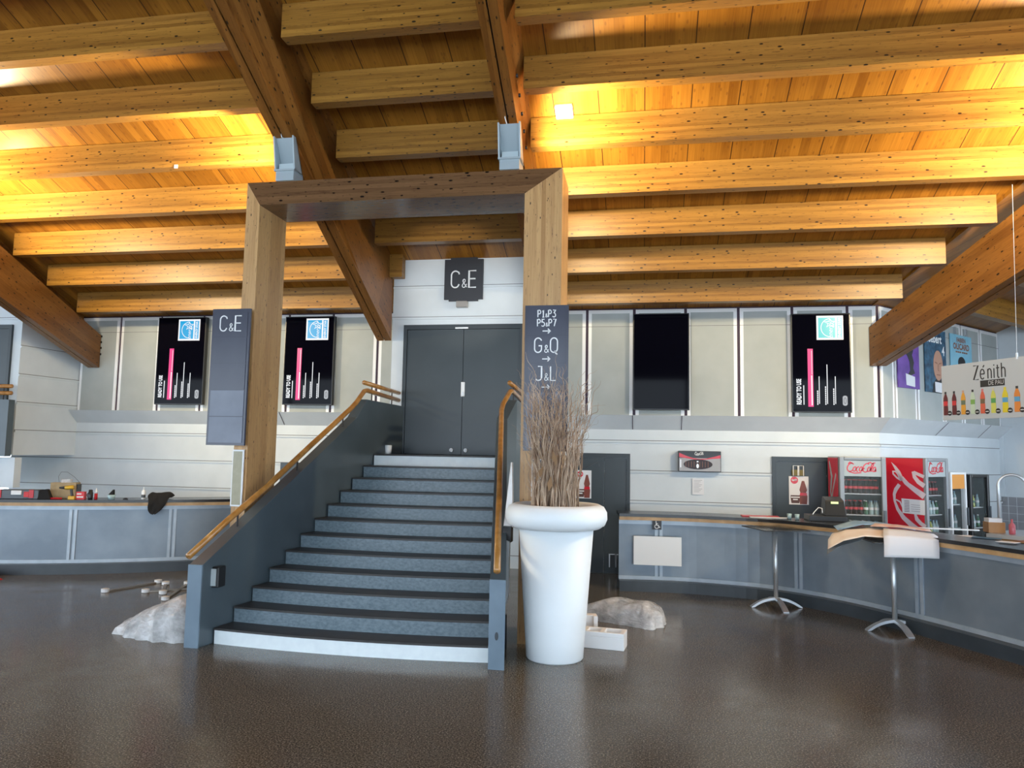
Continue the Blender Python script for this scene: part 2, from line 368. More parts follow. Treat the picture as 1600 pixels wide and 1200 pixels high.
def cola_script(mb, P, a, b, w, lw, h0=0, h1=.004, shear=.25, sy=1.0):
    """the flowing two-word drink lettering, width w, lower left corner (a, b)"""
    s = [[(.20, .80)]+arc(.13, .52, .11, .40, 55, 320, 12), [(.16, .92), (.06, 1.02), (.02, .86)],
         arc(.27, .36, .05, .22, 0, 360, 10), arc(.38, .36, .05, .22, 60, 300, 8), arc(.475, .36, .045, .22, 0, 360, 10)+[(.53, .14)],
         arc(.485, .36, .045, .22, 20, 20, 1), [(.548, .40), (.60, .44)], [(.70, .82)]+arc(.64, .50, .10, .42, 55, 320, 12), [(.10, .10), (.30, -.04), (.52, .02)],
         arc(.74, .36, .045, .22, 0, 360, 10), [(.80, .14), (.80, .8), (.84, .98), (.86, .8), (.81, .3), (.85, .14)],
         arc(.915, .36, .045, .22, 0, 360, 10)+[(.97, .14), (1.0, .2)], [(.66, .96), (.74, 1.02), (.80, .92), (.9, 1.0)]]
    k = w/1.05
    for q in s: P.line(mb, [(a+(x+shear*(y-.3)*.35)*k, b+y*k*.36*sy) for x, y in q], lw, h0, h1)
    return mb

# =================================================================== SETTING
YW = 13.4
mb = MB(); mb.add([(-40, -9, 0), (40, -9, 0), (40, 40, 0), (-40, 40, 0)], [(0, 1, 2, 3)])
struct('floor', mb, M['floor'], world=False)

MS = .37                                     # roof slope
def zdeck(y): return 5.065+MS*(12.5-y)
XL = lambda y: -9.36-.124*y                  # right face of the left hip beam
XR = lambda y: 8.6-.361*y                    # left face of the right hip beam
# boarded roof above the hall: one plane for the main side, one for the side beyond the right hip
mb = MB(); ys = (-9, 13.45)
a = [(-45, y) for y in ys]
mb.hexa([(-45, -9, zdeck(-9)), (XR(-9)+.1, -9, zdeck(-9)), (XR(13.45)+.1, 13.45, zdeck(13.45)), (-45, 13.45, zdeck(13.45))],
        [(-45, -9, zdeck(-9)+.2), (XR(-9)+.1, -9, zdeck(-9)+.2), (XR(13.45)+.1, 13.45, zdeck(13.45)+.2), (-45, 13.45, zdeck(13.45)+.2)])
struct('ceiling', mb, M['deck'], world=False)
CR = Vector((3.93, 13.4, 0)); dS = Vector((.7071, .7071, 0)); dD = Vector((.7071, -.7071, 0))
def rp(s, d, z=0): return CR+dS*s+dD*d+Vector((0, 0, z))     # along / in front of the right-hand wall
def zdr(d): return 5.065+MS*(d-.9)
MR = frame((CR.x, CR.y, 0), dS, -dD)
mb = MB(); I = MR.inverted()
q = [(-.1, -.05), (XR(-9)+.1, None), (30, 30), (30, -.05)]
pts = []
hip = [rp(-.05, -.05), Vector((XR(-9), -9, 0)), rp(30, 26), rp(30, -.05)]
for p in hip:
    d = (p-CR).dot(dD); pts.append(I @ Vector((p.x, p.y, zdr(d))))
mb.hexa(pts, [p+Vector((0, 0, .2)) for p in pts])
framed('ceiling', M['deck'], MR, mb)['kind'] = 'structure'

# main back wall: white cladding below, grey panels with white edges above
SLOTS = MB()
def flush_slots(p):
    global SLOTS
    SLOTS.build('cladding_joint', M['slot'], p); SLOTS = MB()
def clad(mb, P, a0, a1, z0, z1, grooves):
    P.rect(mb, a0, z0, a1, z1, -.15, 0)
    for g in grooves:
        if z0+.03 < g < z1-.03:
            P.rect(mb, a0, g-.022, a1, g+.012, 0, .022); P.rect(SLOTS, a0, g+.013, a1, g+.026, 0, .004)
    return mb
GZ = [.21, .74, 1.27, 1.80, 2.33, 2.86, 3.39, 3.93, 4.46, 4.99]
PW = Plane((0, YW, 0), (1, 0, 0), (0, 0, 1))            # faces the viewer
wb = struct('wall_back', clad(MB(), PW, -13.0, 3.93, 0, 4.95, [g for g in GZ if g < 2.5]), M['wall'])
flush_slots(wb)
PR = Plane(CR, dS, (0, 0, 1))
wb = struct('wall_right', clad(MB(), PR, 0, 4.58, 0, 4.95, [g for g in GZ if g < 2.5]), M['wall'])
flush_slots(wb)
joints = [-11.5, -10.59, -9.665, -8.72, -7.79, -6.87, -5.95, -5.03, -4.12, -3.2, -2.3, -1.55, -1.02, -.17, .735, 1.643, 2.545, 3.45, 3.93]
def panels(P, js, z0, z1, tag_):
    e, g, j = MB(), MB(), MB()
    P.rect(j, js[0], z0, js[-1], z1, 0, .02)
    for a, b in zip(js, js[1:]):
        P.rect(e, a+.025, z0, b-.025, z1-.05, .02, .045)
        P.rect(g, a+.085, z0, b-.085, z1-.115, .045, .05)
    r = struct('wall_back_upper' if tag_ == 'm' else 'wall_right_upper', j, M['joint'])
    e.build('panel_edging', M['panel_edge'], r); g.build('panel', M['panel'], r)
    s = MB(); P.rect(s, js[0], z1-.36, js[-1], z1-.355, .05, .052); s.build('panel_seam', M['joint'], r)
    return r
panels(PW, joints, 2.79, 4.76, 'm')
panels(PR, [0, .46, 1.22, 2.2, 2.95, 3.75, 4.58], 2.79, 4.76, 'r')
# sloping grey ledge between the two
def ledge(P, a0, a1, m0, m1, name):
    mb = MB()
    sec = [(2.54, .0), (2.79, .25), (2.79, 0)]
    A = [P.p(a0+m0*h, z, h) for z, h in sec]; B = [P.p(a1+m1*h, z, h) for z, h in sec]
    mb.hexa(A, B); return struct(name, mb, M['ledge'])
ledge(PW, -11.5, 3.93, 0, .414, 'trim_1'); ledge(PR, 0, 4.58, -.414, 0, 'trim_2')
mb = MB()
for a in (1.6, 3.3): PR.rect(mb, a, 0, a+.01, .01)
# seams of the ledge
mb = MB()
for P, a in ((PW, -6.9), (PW, -.2), (PW, .65), (PR, 1.9), (PR, 3.6)):
    mb.hexa([P.p(a, 2.545, .008), P.p(a+.012, 2.545, .008), P.p(a+.012, 2.785, .252), P.p(a, 2.785, .252)],
            [P.p(a, 2.545, .012), P.p(a+.012, 2.545, .012), P.p(a+.012, 2.785, .256), P.p(a, 2.785, .256)])
struct('trim_3', mb, M['joint'])

# the central doorway block at the head of the stair
YD = 11.8; VX0, VX1 = -4.19, -1.66
DX0, DX1, DZ0, DZ1 = -3.975, -1.93, 2.04, 4.20
PD = Plane((0, YD, 0), (1, 0, 0), (0, 0, 1))
mb = MB()
GC = [.74, 1.27, 1.8, 4.32, 4.85, 5.30]
clad(mb, PD, VX0, DX0, 1.3, 5.5, [4.32, 4.85]); clad(mb, PD, DX1, VX1, 1.3, 5.5, [4.32, 4.85]); clad(mb, PD, DX0, DX1, DZ1, 5.5, [4.32, 4.85])
clad(mb, PD, DX0, DX1, 1.3, DZ0, [])
mb.box((VX0, YD+.15, 1.3), (VX0+.12, YW, 5.2)); mb.box((VX1-.12, YD+.15, 1.3), (VX1, YW, 5.2)); mb.box((VX0, YD+.15, 1.3), (VX1, YW, 1.4))
flush_slots(struct('wall_doorway_centre', mb, M['wall']))
def door(name, P, a0, a1, z0, z1, split, depth=.03):
    fr = MB(); w = .06
    P.rect(fr, a0, z0, a0+w, z1, -.1, .045); P.rect(fr, a1-w, z0, a1, z1, -.1, .045); P.rect(fr, a0+w, z1-w*1.3, a1-w, z1, -.1, .045)
    d = struct(name, fr, M['door_frame'])
    e = [a0+w] + ([split] if split else []) + [a1-w]
    for i in range(len(e)-1):
        l = MB(); P.rect(l, e[i]+.004, z0+.005, e[i+1]-.004, z1-w*1.3-.004, -.08, .025)
        l.build('door_leaf', M['door'], d)
    return d
d = door('door_1', PD, DX0, DX1, DZ0, DZ1, -2.94)
mb = MB(); PD.rect(mb, -2.965, 3.0, -2.90, 3.24, .025, .04)
mb.build('lock_plate', M['white'], d, bevel=.01)
mb = MB(); PD.rect(mb, -2.94, 3.03, -2.925, 3.08, .04, .05); mb.build('door_handle', M['metal'], d)
for x in (-3.10, -2.86):
    mb = MB(); PD.poly(mb, arc(x, 2.12, .032, .032, 0, 345, 15), .025, .05); mb.build('door_stop', M['white'], d)
mb = MB(); PD.rect(mb, -3.08, 4.125, -2.86, 4.15, .045, .06); mb.build('closer_plate', M['white'], d)

# block on the left, same kind
LVX, LVY = -11.62, 12.0
mb = MB(); PL = Plane((0, LVY, 0), (1, 0, 0), (0, 0, 1))
clad(mb, PL, LVX-.18, LVX, 1.876, 5.9, [4.46]); clad(mb, PL, -14.5, LVX-.18, 4.34, 5.9, [4.46])
PLs = Plane((-11.62, 12.0, 0), (.12/1.405, 1.4/1.405, 0), (0, 0, 1))
clad(mb, PLs, 0, 1.405, 1.876, 5.4, GZ)
mb.box((-14.5, 12.1, 1.876), (-11.7, 13.4, 1.95))
flush_slots(struct('wall_doorway_left', mb, M['wall']))
d = door('door_2', PL, -13.6, LVX-.18, 1.9, 4.34, -12.7)
mb = MB(); clad(mb, Plane((0, 11.6, 0), (1, 0, 0), (0, 0, 1)), -14.5, -11.17, 1.30, 1.84, []); struct('wall_low_left', mb, M['wall'])

# block on the right beyond the fridges
PRv = Plane(rp(4.58, 0), dD, (0, 0, 1))
mb = MB()
PRv.rect(mb, 0, 0, 3.2, 5.9, -.15, 0)
for g in (1.85, 2.86, 3.9, 4.3): PRv.rect(mb, 0, g-.012, 3.2, g+.024, 0, .014)
PRv.rect(mb, 0.0, 1.3, .07, 2.75, 0, .02)
struct('wall_doorway_right', mb, M['wall'])
mb = MB(); PRv.rect(mb, .0, 0, 3.2, 1.38, .0, .02)
to = struct('wall_tiles_right', mb, M['tile'])
mb = MB()
for i in range(21): PRv.rect(mb, .12+.15*i, 0, .127+.15*i, 1.38, .02, .023)
for z in (.3, .6, .9, 1.2, 1.05): PRv.rect(mb, 0, z, 3.2, z+.006, .02, .023)
mb.build('tile_grout', M['ledge'], to)

# service doors in the back wall
d = door('door_3', PW, -1.30, -.235, 0, 2.11, -.69)
for x0 in (-.59, -.475):
    mb = MB(); P = PW
    P.line(mb, [(x0, .11), (x0, .335), (x0+.11, .335), (x0+.11, .11)], .018, .028, .05); mb.build('door_handle', M['metal'], d)
d = door('door_4', PW, 2.18, 3.13, 0, 2.11, None)

# glazed front behind the viewer: solid band added to shade joists, dark mullions below
mb = MB(); mb.box((-40, -9.2, 5.6), (40, -9.0, 14.5)); struct('wall_front_shade_band', mb, M['door'])
for i in range(14):
    mb = MB(); x = -26+4*i; mb.box((x-.07, -9.1, 0), (x+.07, -8.95, 5.6)); mb.box((x, -9.08, 3.1), (x+4, -9.0, 3.2)); struct(f'window_{i+1}', mb, M['door_frame'])

# =================================================================== ROOF TIMBERS
KN = 9
names = ['lowest', 'second lowest', 'third lowest', 'fourth lowest', 'fifth lowest', 'sixth lowest', 'seventh lowest', 'eighth lowest', 'ninth lowest']
XLb0 = lambda y: -3.56-.055*y    # right face of the left central beam
XRb0 = lambda y: -.95-.053*y      # right face of the right central beam
def joist(x0, x1, k, label, group):
    y0 = 12.5-.885*k; zt = zdeck(y0+.08)+.02; zb = 4.669+.36*.885*k*1.0
    zb = zdeck(y0)-.40
    L = x1-x0; mb = MB()
    off = random.uniform(0, 30)
    mb.box((0, 0, 0), (L, .16, zt-zb))
    o = framed('ceiling_joist', M['beam'] , Matrix.Translation((x0, y0, zb)), mb)
    tag(o, label, 'joist', group)
    return o
for k in range(KN):
    y = 12.5-.885*k
    joist(XL(y)+.0, XLb0(y)-.25, k, f'{names[k]} spruce joist of the ceiling bay on the left of the stair', 'joists in the left ceiling bay')
    joist(XRb0(y)+.0, XR(y)-.02, k, f'{names[k]} spruce joist of the wide ceiling bay on the right', 'joists in the right ceiling bay')
    if k >= 2: joist(XLb0(y), XRb0(y)-.21, k, f'{names[k-2]} full joist between the two middle roof beams', 'joists in the middle ceiling bay')
joist(-4.28, -3.99, 1, 'short joist stub where the left middle beam meets the white doorway wall', None)
# random texture shifts per joist come from their own local frames; joists beyond the right hip
for k in range(7):
    d0 = .9+.885*k; zb = zdr(d0)-.4
    s0 = (d0)*.55+.1
    p = rp(s0, d0, zb); mb = MB(); mb.box((0, 0, 0), (4.6+.3*k, .16, .45))
    tag(framed('ceiling_joist', M['beam'], frame(p, dS, -dD), mb), f'{names[k]} joist beyond the right hip beam, above the posters', 'joist', 'joists beyond the right hip beam')

def gl_beam(name, label, facing, k, x0, y0, y1, zb0, zb1, w, side, gap=True, mat_=None, topoff=0.0, bl=None, group='sloping roof beams'):
    """sloping double beam; facing face x = x0 + k*y, the body extends by w to `side` (-1 left)"""
    top = lambda y: zdeck(y)-topoff
    t = thing(name, label, 'beam', (x0+k*y0, y0, zb0), 0, group)
    h = (w-.018)/2
    for i in range(2):
        a = side*(i*(h+.018)); b = side*(i*(h+.018)+h); lo, hi = min(a, b), max(a, b)
        u = Vector((k*(y1-y0), y1-y0, zb1-zb0)); Mx = frame((x0+k*y0, y0, zb0), u, (1, 0, 0)); I = Mx.inverted()
        # corners
        def c(y, off, z): return I @ Vector((x0+k*y+off, y, z))
        B0 = (bl[0]+bl[1]*y0 if bl else x0+k*y0)-(x0+k*y0); B1 = (bl[0]+bl[1]*y1 if bl else x0+k*y1)-(x0+k*y1)
        bot = [c(y0, lo+B0, zb0), c(y0, hi+B0, zb0), c(y1, hi+B1, zb1), c(y1, lo+B1, zb1)]
        tp = [c(y0, lo, top(y0)), c(y0, hi, top(y0)), c(y1, hi, top(y1)), c(y1, lo, top(y1))]
        mb = MB(); mb.hexa(bot, tp)
        # texture wants length on X and depth on Z
        Rm = Matrix.Rotation(R(90), 4, 'X')
        mb.v = [tuple(Rm.inverted() @ Vector(v)) for v in mb.v]
        o = framed('laminated_half', mat_ or M['brown'], Mx @ Rm, mb, t)
    mb = MB(); c0 = side*(h+.002); c1 = side*(h+.016); lo, hi = min(c0, c1), max(c0, c1)
    X0, X1 = (bl[0]+bl[1]*y0, bl[0]+bl[1]*y1) if bl else (x0+k*y0, x0+k*y1)
    mb.hexa([(X0+lo, y0, zb0+.03), (X0+hi, y0, zb0+.03), (X1+hi, y1, zb1+.03), (X1+lo, y1, zb1+.03)],
            [(X0+lo, y0, zb0+.2), (X0+hi, y0, zb0+.2), (X1+hi, y1, zb1+.2), (X1+lo, y1, zb1+.2)])
    mb.build('gap_filler', M['bolt'], t)
    return t
gl_beam('roof_beam', 'brown laminated roof beam falling to the left edge of the central doorway wall', 'r', -.055, -3.56, 5.6, 11.78, 3.88+.565*6.3, 3.94, .25, -1, bl=(-4.55, .03))
gl_beam('roof_beam', 'laminated roof beam running down behind the right end of the portal', 'r', -.053, -.95, 2.0, 11.78, zdeck(2)-.63, zdeck(11.78)-.63, .22, -1, bl=(-1.23, -.03))
# hip beams: their joists sit on top of them
def hip_beam(label, f, k, x0, y0, y1, side, w=.26):
    bottom = lambda y: 3.68+(13.3-y)*.315
    t = gl_beam('roof_beam', label, '', k, x0, y0, y1, bottom(y0), bottom(y1), w, side, topoff=.42)
    # web between beam and deck, set back
    s = side*.45; mb = MB(); kk = .12*side
    mb.hexa([(x0+k*y0+s, y0, zdeck(y0)-.45), (x0+k*y0+s+kk, y0, zdeck(y0)-.45), (x0+k*13.35+s+kk, 13.35, zdeck(13.35)-.45), (x0+k*13.35+s, 13.35, zdeck(13.35)-.45)],
            [(x0+k*y0+s, y0, zdeck(y0)), (x0+k*y0+s+kk, y0, zdeck(y0)), (x0+k*13.35+s+kk, 13.35, zdeck(13.35)), (x0+k*13.35+s, 13.35, zdeck(13.35))])
    if side < 0: mb.build('upper_web', M['brown'], t)
    return t
hip_beam('brown laminated roof beam ending on the panelled wall at the far left', 'r', -.124, -9.36, 2.5, 13.33, -1)
hip_beam('brown laminated roof beam crossing the upper right, ending beside the right screen', 'l', -.361, 8.6, 2.5, 13.33, 1)
# beam seen beyond the poster wall on the far right
t = thing('roof_beam', 'short visible roof beam behind the hanging bottle board, far right', 'beam', (7.0, 15.2, 4.2), 0, 'sloping roof beams')
mb = MB(); A, B = rp(4.5, 1.5), rp(4.2, 7)
for (p, z0, z1) in ():
    pass
n = (B-A).normalized().cross(Vector((0, 0, 1)))*.25
mb.hexa([(A.x, A.y, 3.85), (A.x+n.x, A.y+n.y, 3.85), (B.x+n.x, B.y+n.y, 5.9), (B.x, B.y, 5.9)], [(A.x, A.y, 4.75), (A.x+n.x, A.y+n.y, 4.75), (B.x+n.x, B.y+n.y, 6.9), (B.x, B.y, 6.9)])
mb.build('laminated_half', M['brown'], t)
# bolts
def bolts(pts, r, n, label):
    pass

# =================================================================== PORTAL
PY0, PY1 = 8.28, 8.98
t = thing('timber_portal', 'large laminated timber portal frame standing over the staircase', 'portal frame', (-2.9, 8.6, 0))
def post(x0, x1, zo0, zo1):
    # x0..x1 plan width; heights of the mitre at each side
    L = max(zo0, zo1); Mx = frame((x0, PY0, 0), (0, 0, 1), (0, 1, 0)); I = Mx.inverted(); mb = MB()
    mb.hexa([I @ Vector(p) for p in ((x0, PY0, 0), (x1, PY0, 0), (x1, PY1, 0), (x0, PY1, 0))],
            [I @ Vector(p) for p in ((x0, PY0, zo0), (x1, PY0, zo1), (x1, PY1, zo1), (x0, PY1, zo0))])
    return framed('post', M['post'], Mx, mb, t)
ZT, ZB = 5.42, 5.13
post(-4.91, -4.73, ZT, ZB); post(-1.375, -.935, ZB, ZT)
mb = MB(); X = (-4.91, -4.73, -1.375, -.935)
I = Matrix.Translation((-4.91, PY0, ZB)).inverted()
mb.add([I @ Vector(p) for p in ((X[1], PY0, ZB), (X[2], PY0, ZB), (X[3], PY0, ZT), (X[0], PY0, ZT), (X[1], PY1, ZB), (X[2], PY1, ZB), (X[3], PY1, ZT), (X[0], PY1, ZT))],
       [(0, 1, 2, 3), (7, 6, 5, 4), (0, 4, 5, 1), (3, 2, 6, 7), (1, 5, 6, 2), (0, 3, 7, 4)])
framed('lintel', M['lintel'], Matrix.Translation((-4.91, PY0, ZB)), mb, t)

# floodlights standing on the portal
def flood(x, lab, y=PY0-.03):
    t = thing('floodlight', lab, 'floodlight', (x, y+.1, ZT), 0, 'floodlights on the portal')
    mb = MB(); mb.box((x-.12, y, ZT), (x+.12, y+.26, ZT+.13)); mb.build('base_box', M['grey_lamp'], t, bevel=.006)
    mb = MB(); w = .135; y0, y1 = y-.08, y+.22; z0, z1 = ZT+.13, ZT+.54
    # open trough leaning back: back, sides, rim
    mb.hexa([(x-w, y0+.08, z0), (x-w+.018, y0+.08, z0), (x-w+.018, y1, z0), (x-w, y1, z0)], [(x-w, y0, z1), (x-w+.018, y0, z1), (x-w+.018, y0+.06, z1), (x-w, y0+.06, z1)])
    mb.hexa([(x+w-.018, y0+.08, z0), (x+w, y0+.08, z0), (x+w, y1, z0), (x+w-.018, y1, z0)], [(x+w-.018, y0, z1), (x+w, y0, z1), (x+w, y0+.06, z1), (x+w-.018, y0+.06, z1)])
    mb.hexa([(x-w, y1-.02, z0), (x+w, y1-.02, z0), (x+w, y1, z0), (x-w, y1, z0)], [(x-w, y0+.05, z1), (x+w, y0+.05, z1), (x+w, y0+.07, z1), (x-w, y0+.07, z1)])
    mb.box((x-w, y0+.06, z0-.01), (x+w, y1, z0+.012)); mb.build('housing', M['grey_lamp'], t)
    mb = MB(); mb.hexa([(x-.1, y0+.12, z0+.012), (x+.1, y0+.12, z0+.012), (x+.1, y1-.03, z0+.012), (x-.1, y1-.03, z0+.012)],
                       [(x-.1, y0+.12, z0+.10), (x+.1, y0+.12, z0+.10), (x+.1, y1-.05, z0+.14), (x-.1, y1-.05, z0+.14)])
    mb.build('lens', mat('lens_glass', (.55, .66, .70), .15), t)
    mb = MB(); mb.tube([(x-.03, y0+.03, z1-.01), (x-.05, y0+.01, z1+.06), (x-.05, y0+.02, z1+.12)], .006, 6); mb.build('cable', M['letter'], t)
flood(-4.40, 'pale grey trough floodlight on the left end of the portal lintel'); flood(-1.56, 'pale grey trough floodlight on the portal lintel beside the right post')

# =================================================================== STAIRCASE
xl = lambda y: -5.66+.148*y; xr = lambda y: -.12-.189*y
RI, TD, Y0s = .17, .302, 7.48
t = thing('staircase', 'slate blue staircase with white bottom and top risers leading to the double door', 'staircase', (-3.05, 7.5, 0))
def front(y, n=14, bulge=.10):
    a, b = xl(y), xr(y)
    return [(a+(b-a)*i/n, y-bulge*4*(i/n)*(1-i/n)) for i in range(n+1)]
for k in range(12):
    y = Y0s+TD*k; z1 = RI*(k+1); yb = y+TD+.06 if k < 11 else YD+.0
    f = front(y); back = [(xr(yb), yb), (xl(yb), yb)]
    mb = MB(); zb = 0 if k == 0 else z1-RI-.03
    mb.prism(f+back, zb, z1-.022)
    st = mb.build('step', M['white_paint'] if k in (0, 11) else M['riser'], t)
    g = [(x, yy-.018) for x, yy in front(y)]
    mb = MB(); mb.prism(g+back, z1-.022, z1); mb.build('tread', M['tread'], st)
# side walls
def side(name, fin, s, w=.16):
    pr_ = [(7.28, 0), (7.28, .86), (9.33, 2.01), (10.31, 2.58), (10.57, 2.86), (11.79, 2.83), (11.79, 1.3), (10.9, 1.2), (8.6, 0)]
    lo = [(fin(y), y, z) for y, z in pr_]; hi = [(fin(y)+s*w, y, z) for y, z in pr_]
    mb = MB(); mb.hexa(lo, hi) if s > 0 else mb.hexa(hi, lo)
    return mb.build(name, M['slate'], t, bevel=.006)
sl = side('side_wall', lambda y: -5.69+.149*y, -1)
def xrr(y):
    a = -.115-.189*y
    if y <= 10.31: return a
    return a+(-1.99-a)*min(1, (y-10.31)/.34)
pr_ = [(7.28, 0, .86), (8.6, 0, 1.60), (9.33, .5, 2.01), (10.31, 1.0, 2.58), (10.65, 1.2, 2.87), (11.79, 1.3, 2.83)]
mb = MB(); n_ = len(pr_); vs = []
for y, za, zb_ in pr_:
    x = xrr(y); vs += [(x, y, za), (x+.16, y, za), (x+.16, y, zb_), (x, y, zb_)]
fs = [(0, 1, 2, 3), (4*n_-1, 4*n_-2, 4*n_-3, 4*n_-4)]
for i in range(n_-1):
    for k in range(4): fs.append((4*i+k, 4*i+4+k, 4*i+4+(k+1) % 4, 4*i+(k+1) % 4))
mb.add(vs, fs); sr = mb.build('side_wall', M['slate'], t, bevel=.006)
def post_face(x0, x1, p):
    mb = MB(); mb.box((x0, 7.262, 0), (x1, 7.282, .86)); mb.build('end_plate', mottled('light_slate', (.14, .20, .26), (.18, .25, .32), 3, .4), p)
post_face(-4.605-.16, -4.605, sl); post_face(-1.491, -1.331, sr)
mb = MB(); mb.hexa([(p[0], 7.255, p[1]) for p in arc(-1.41, .32, .018, .04, 0, 330, 11)], [(p[0], 7.262, p[1]) for p in arc(-1.41, .32, .018, .04, 0, 330, 11)]); mb.build('socket_cover', M['kick'], sr)
rl = [(7.16, .96), (7.74, 1.29), (8.39, 1.63), (9.32, 2.17), (10.25, 2.70), (10.40, 2.80), (10.62, 2.99), (10.70, 3.005), (11.74, 2.93)]
for f in (lambda y: -5.77+.149*y, lambda y: xrr(y)+.07):
    mb = MB(); mb.tube([(f(y), y, z) for y, z in rl], .036, 10); r = mb.build('handrail', M['rail'], t, smooth=True)
    mb = MB(); mb.tube([(f(10.60), 10.60, 3.12), (f(11.74), 11.74, 3.05)], .034, 10); r2_ = mb.build('handrail', M['rail'], t, smooth=True)
    for y, z0, z1 in ((7.9, 1.20, 1.36), (9.0, 1.82, 1.97), (10.05, 2.42, 2.57), (10.85, 2.86, 3.10), (11.5, 2.84, 3.07)):
        mb = MB(); mb.tube([(f(y), y, z0), (f(y), y, z1)], .011, 6); mb.build('rail_bracket', M['bolt'], t)
mb = MB(); mb.box((-4.585, 7.42, .60), (-4.50, 7.56, .82)); o = mb.build('wall_light', M['dark'], bevel=.012); tag(o, 'small black box light on the inner face of the left stair wall', 'light')
t2 = o
mb = MB(); mb.box((-4.59, 7.408, .62), (-4.53, 7.421, .80)); mb.build('light_face', mat('lamp_face', (.42, .48, .50), .3), t2)
mb = MB(); mb.lathe([(.045, 0), (.05, .02), (.055, .13), (.05, .14)], (-3.98, 11.2), 14)
for i, v in enumerate(mb.v): mb.v[i] = (v[0], v[1], v[2]+2.04)
tag(mb.build('tin_can', M['white'], smooth=True), 'small pale tin can standing on the stair landing at the left', 'can')

# =================================================================== SIGNS
def plate_sign(lab, P, w, h, n, texts):
    t = thing('direction_sign', lab, 'sign', P.o, 0, 'direction signs on the portal posts')
    mb = MB(); P.rect(mb, 0, 0, w, h, -.03, 0); mb.build('backing', M['sign'], t)
    for i in range(n):
        z1 = h-.04-i*(h-.06)/n; z0 = z1-(h-.06)/n+.012
        mb = MB(); P.rect(mb, .03, z0, w-.03, z1, 0, .008); p = mb.build('plate', M['sign'] if i < 3 else M['sign_shiny'], t)
        if i < len(texts):
            mb = MB(); c = w/2+.0; zc = (z0+z1)/2
            for tx, dz, hh, ww, small in texts[i]: strokes(mb, P, tx, c, zc+dz, hh, ww, h0=.008, h1=.012, small=small)
            mb.build('lettering', M['letter'], p)
    return t
PS = Plane((-5.20, 8.14, 2.13), (1, 0, 0), (0, 0, 1))
plate_sign('tall slate sign with C&E at the top, on the left portal post', PS, .50, 1.66, 5, [[('C&E', -.08, .185, .014, '&')]])
PS = Plane((-1.34, 8.245, 2.13), (1, 0, 0), (0, 0, 1))
plate_sign('tall slate sign listing P1 to L with arrows, on the right portal post', PS, .50, 1.66, 5,
           [[('P1&P3', .055, .080, .011, '&'), ('P5&P7', -.050, .080, .011, '&'), ('>', -.150, .09, .013, None)],
            [('G&Q', -.03, .165, .014, '&'), ('>', -.150, .09, .012, None)],
            [('J&L', -.03, .16, .013, '&'), ('>', -.150, .09, .012, None)]])
P = Plane((-3.29, 11.75, 4.62), (1, 0, 0), (0, 0, 1))
t = thing('door_sign', 'black square C&E sign above the double door', 'sign', P.o)
mb = MB(); P.rect(mb, 0, 0, .66, .68, -.04, 0); P.rect(mb, .10, .68, .56, .71, -.035, -.005); P.rect(mb, .08, -.03, .58, 0, -.035, -.005); mb.build('plate', M['sign_black'], t)
mb = MB(); strokes(mb, P, 'C&E', .33, .20, .28, .022, small='&'); mb.build('lettering', M['letter'], t)
mb = MB(); P.rect(mb, .22, -.14, .41, -.035, -.045, .05); tag(mb.build('emergency_light', mat('smoky_plastic', (.34, .32, .30), .3), bevel=.01), 'small smoky emergency light under the black C&E sign', 'light')

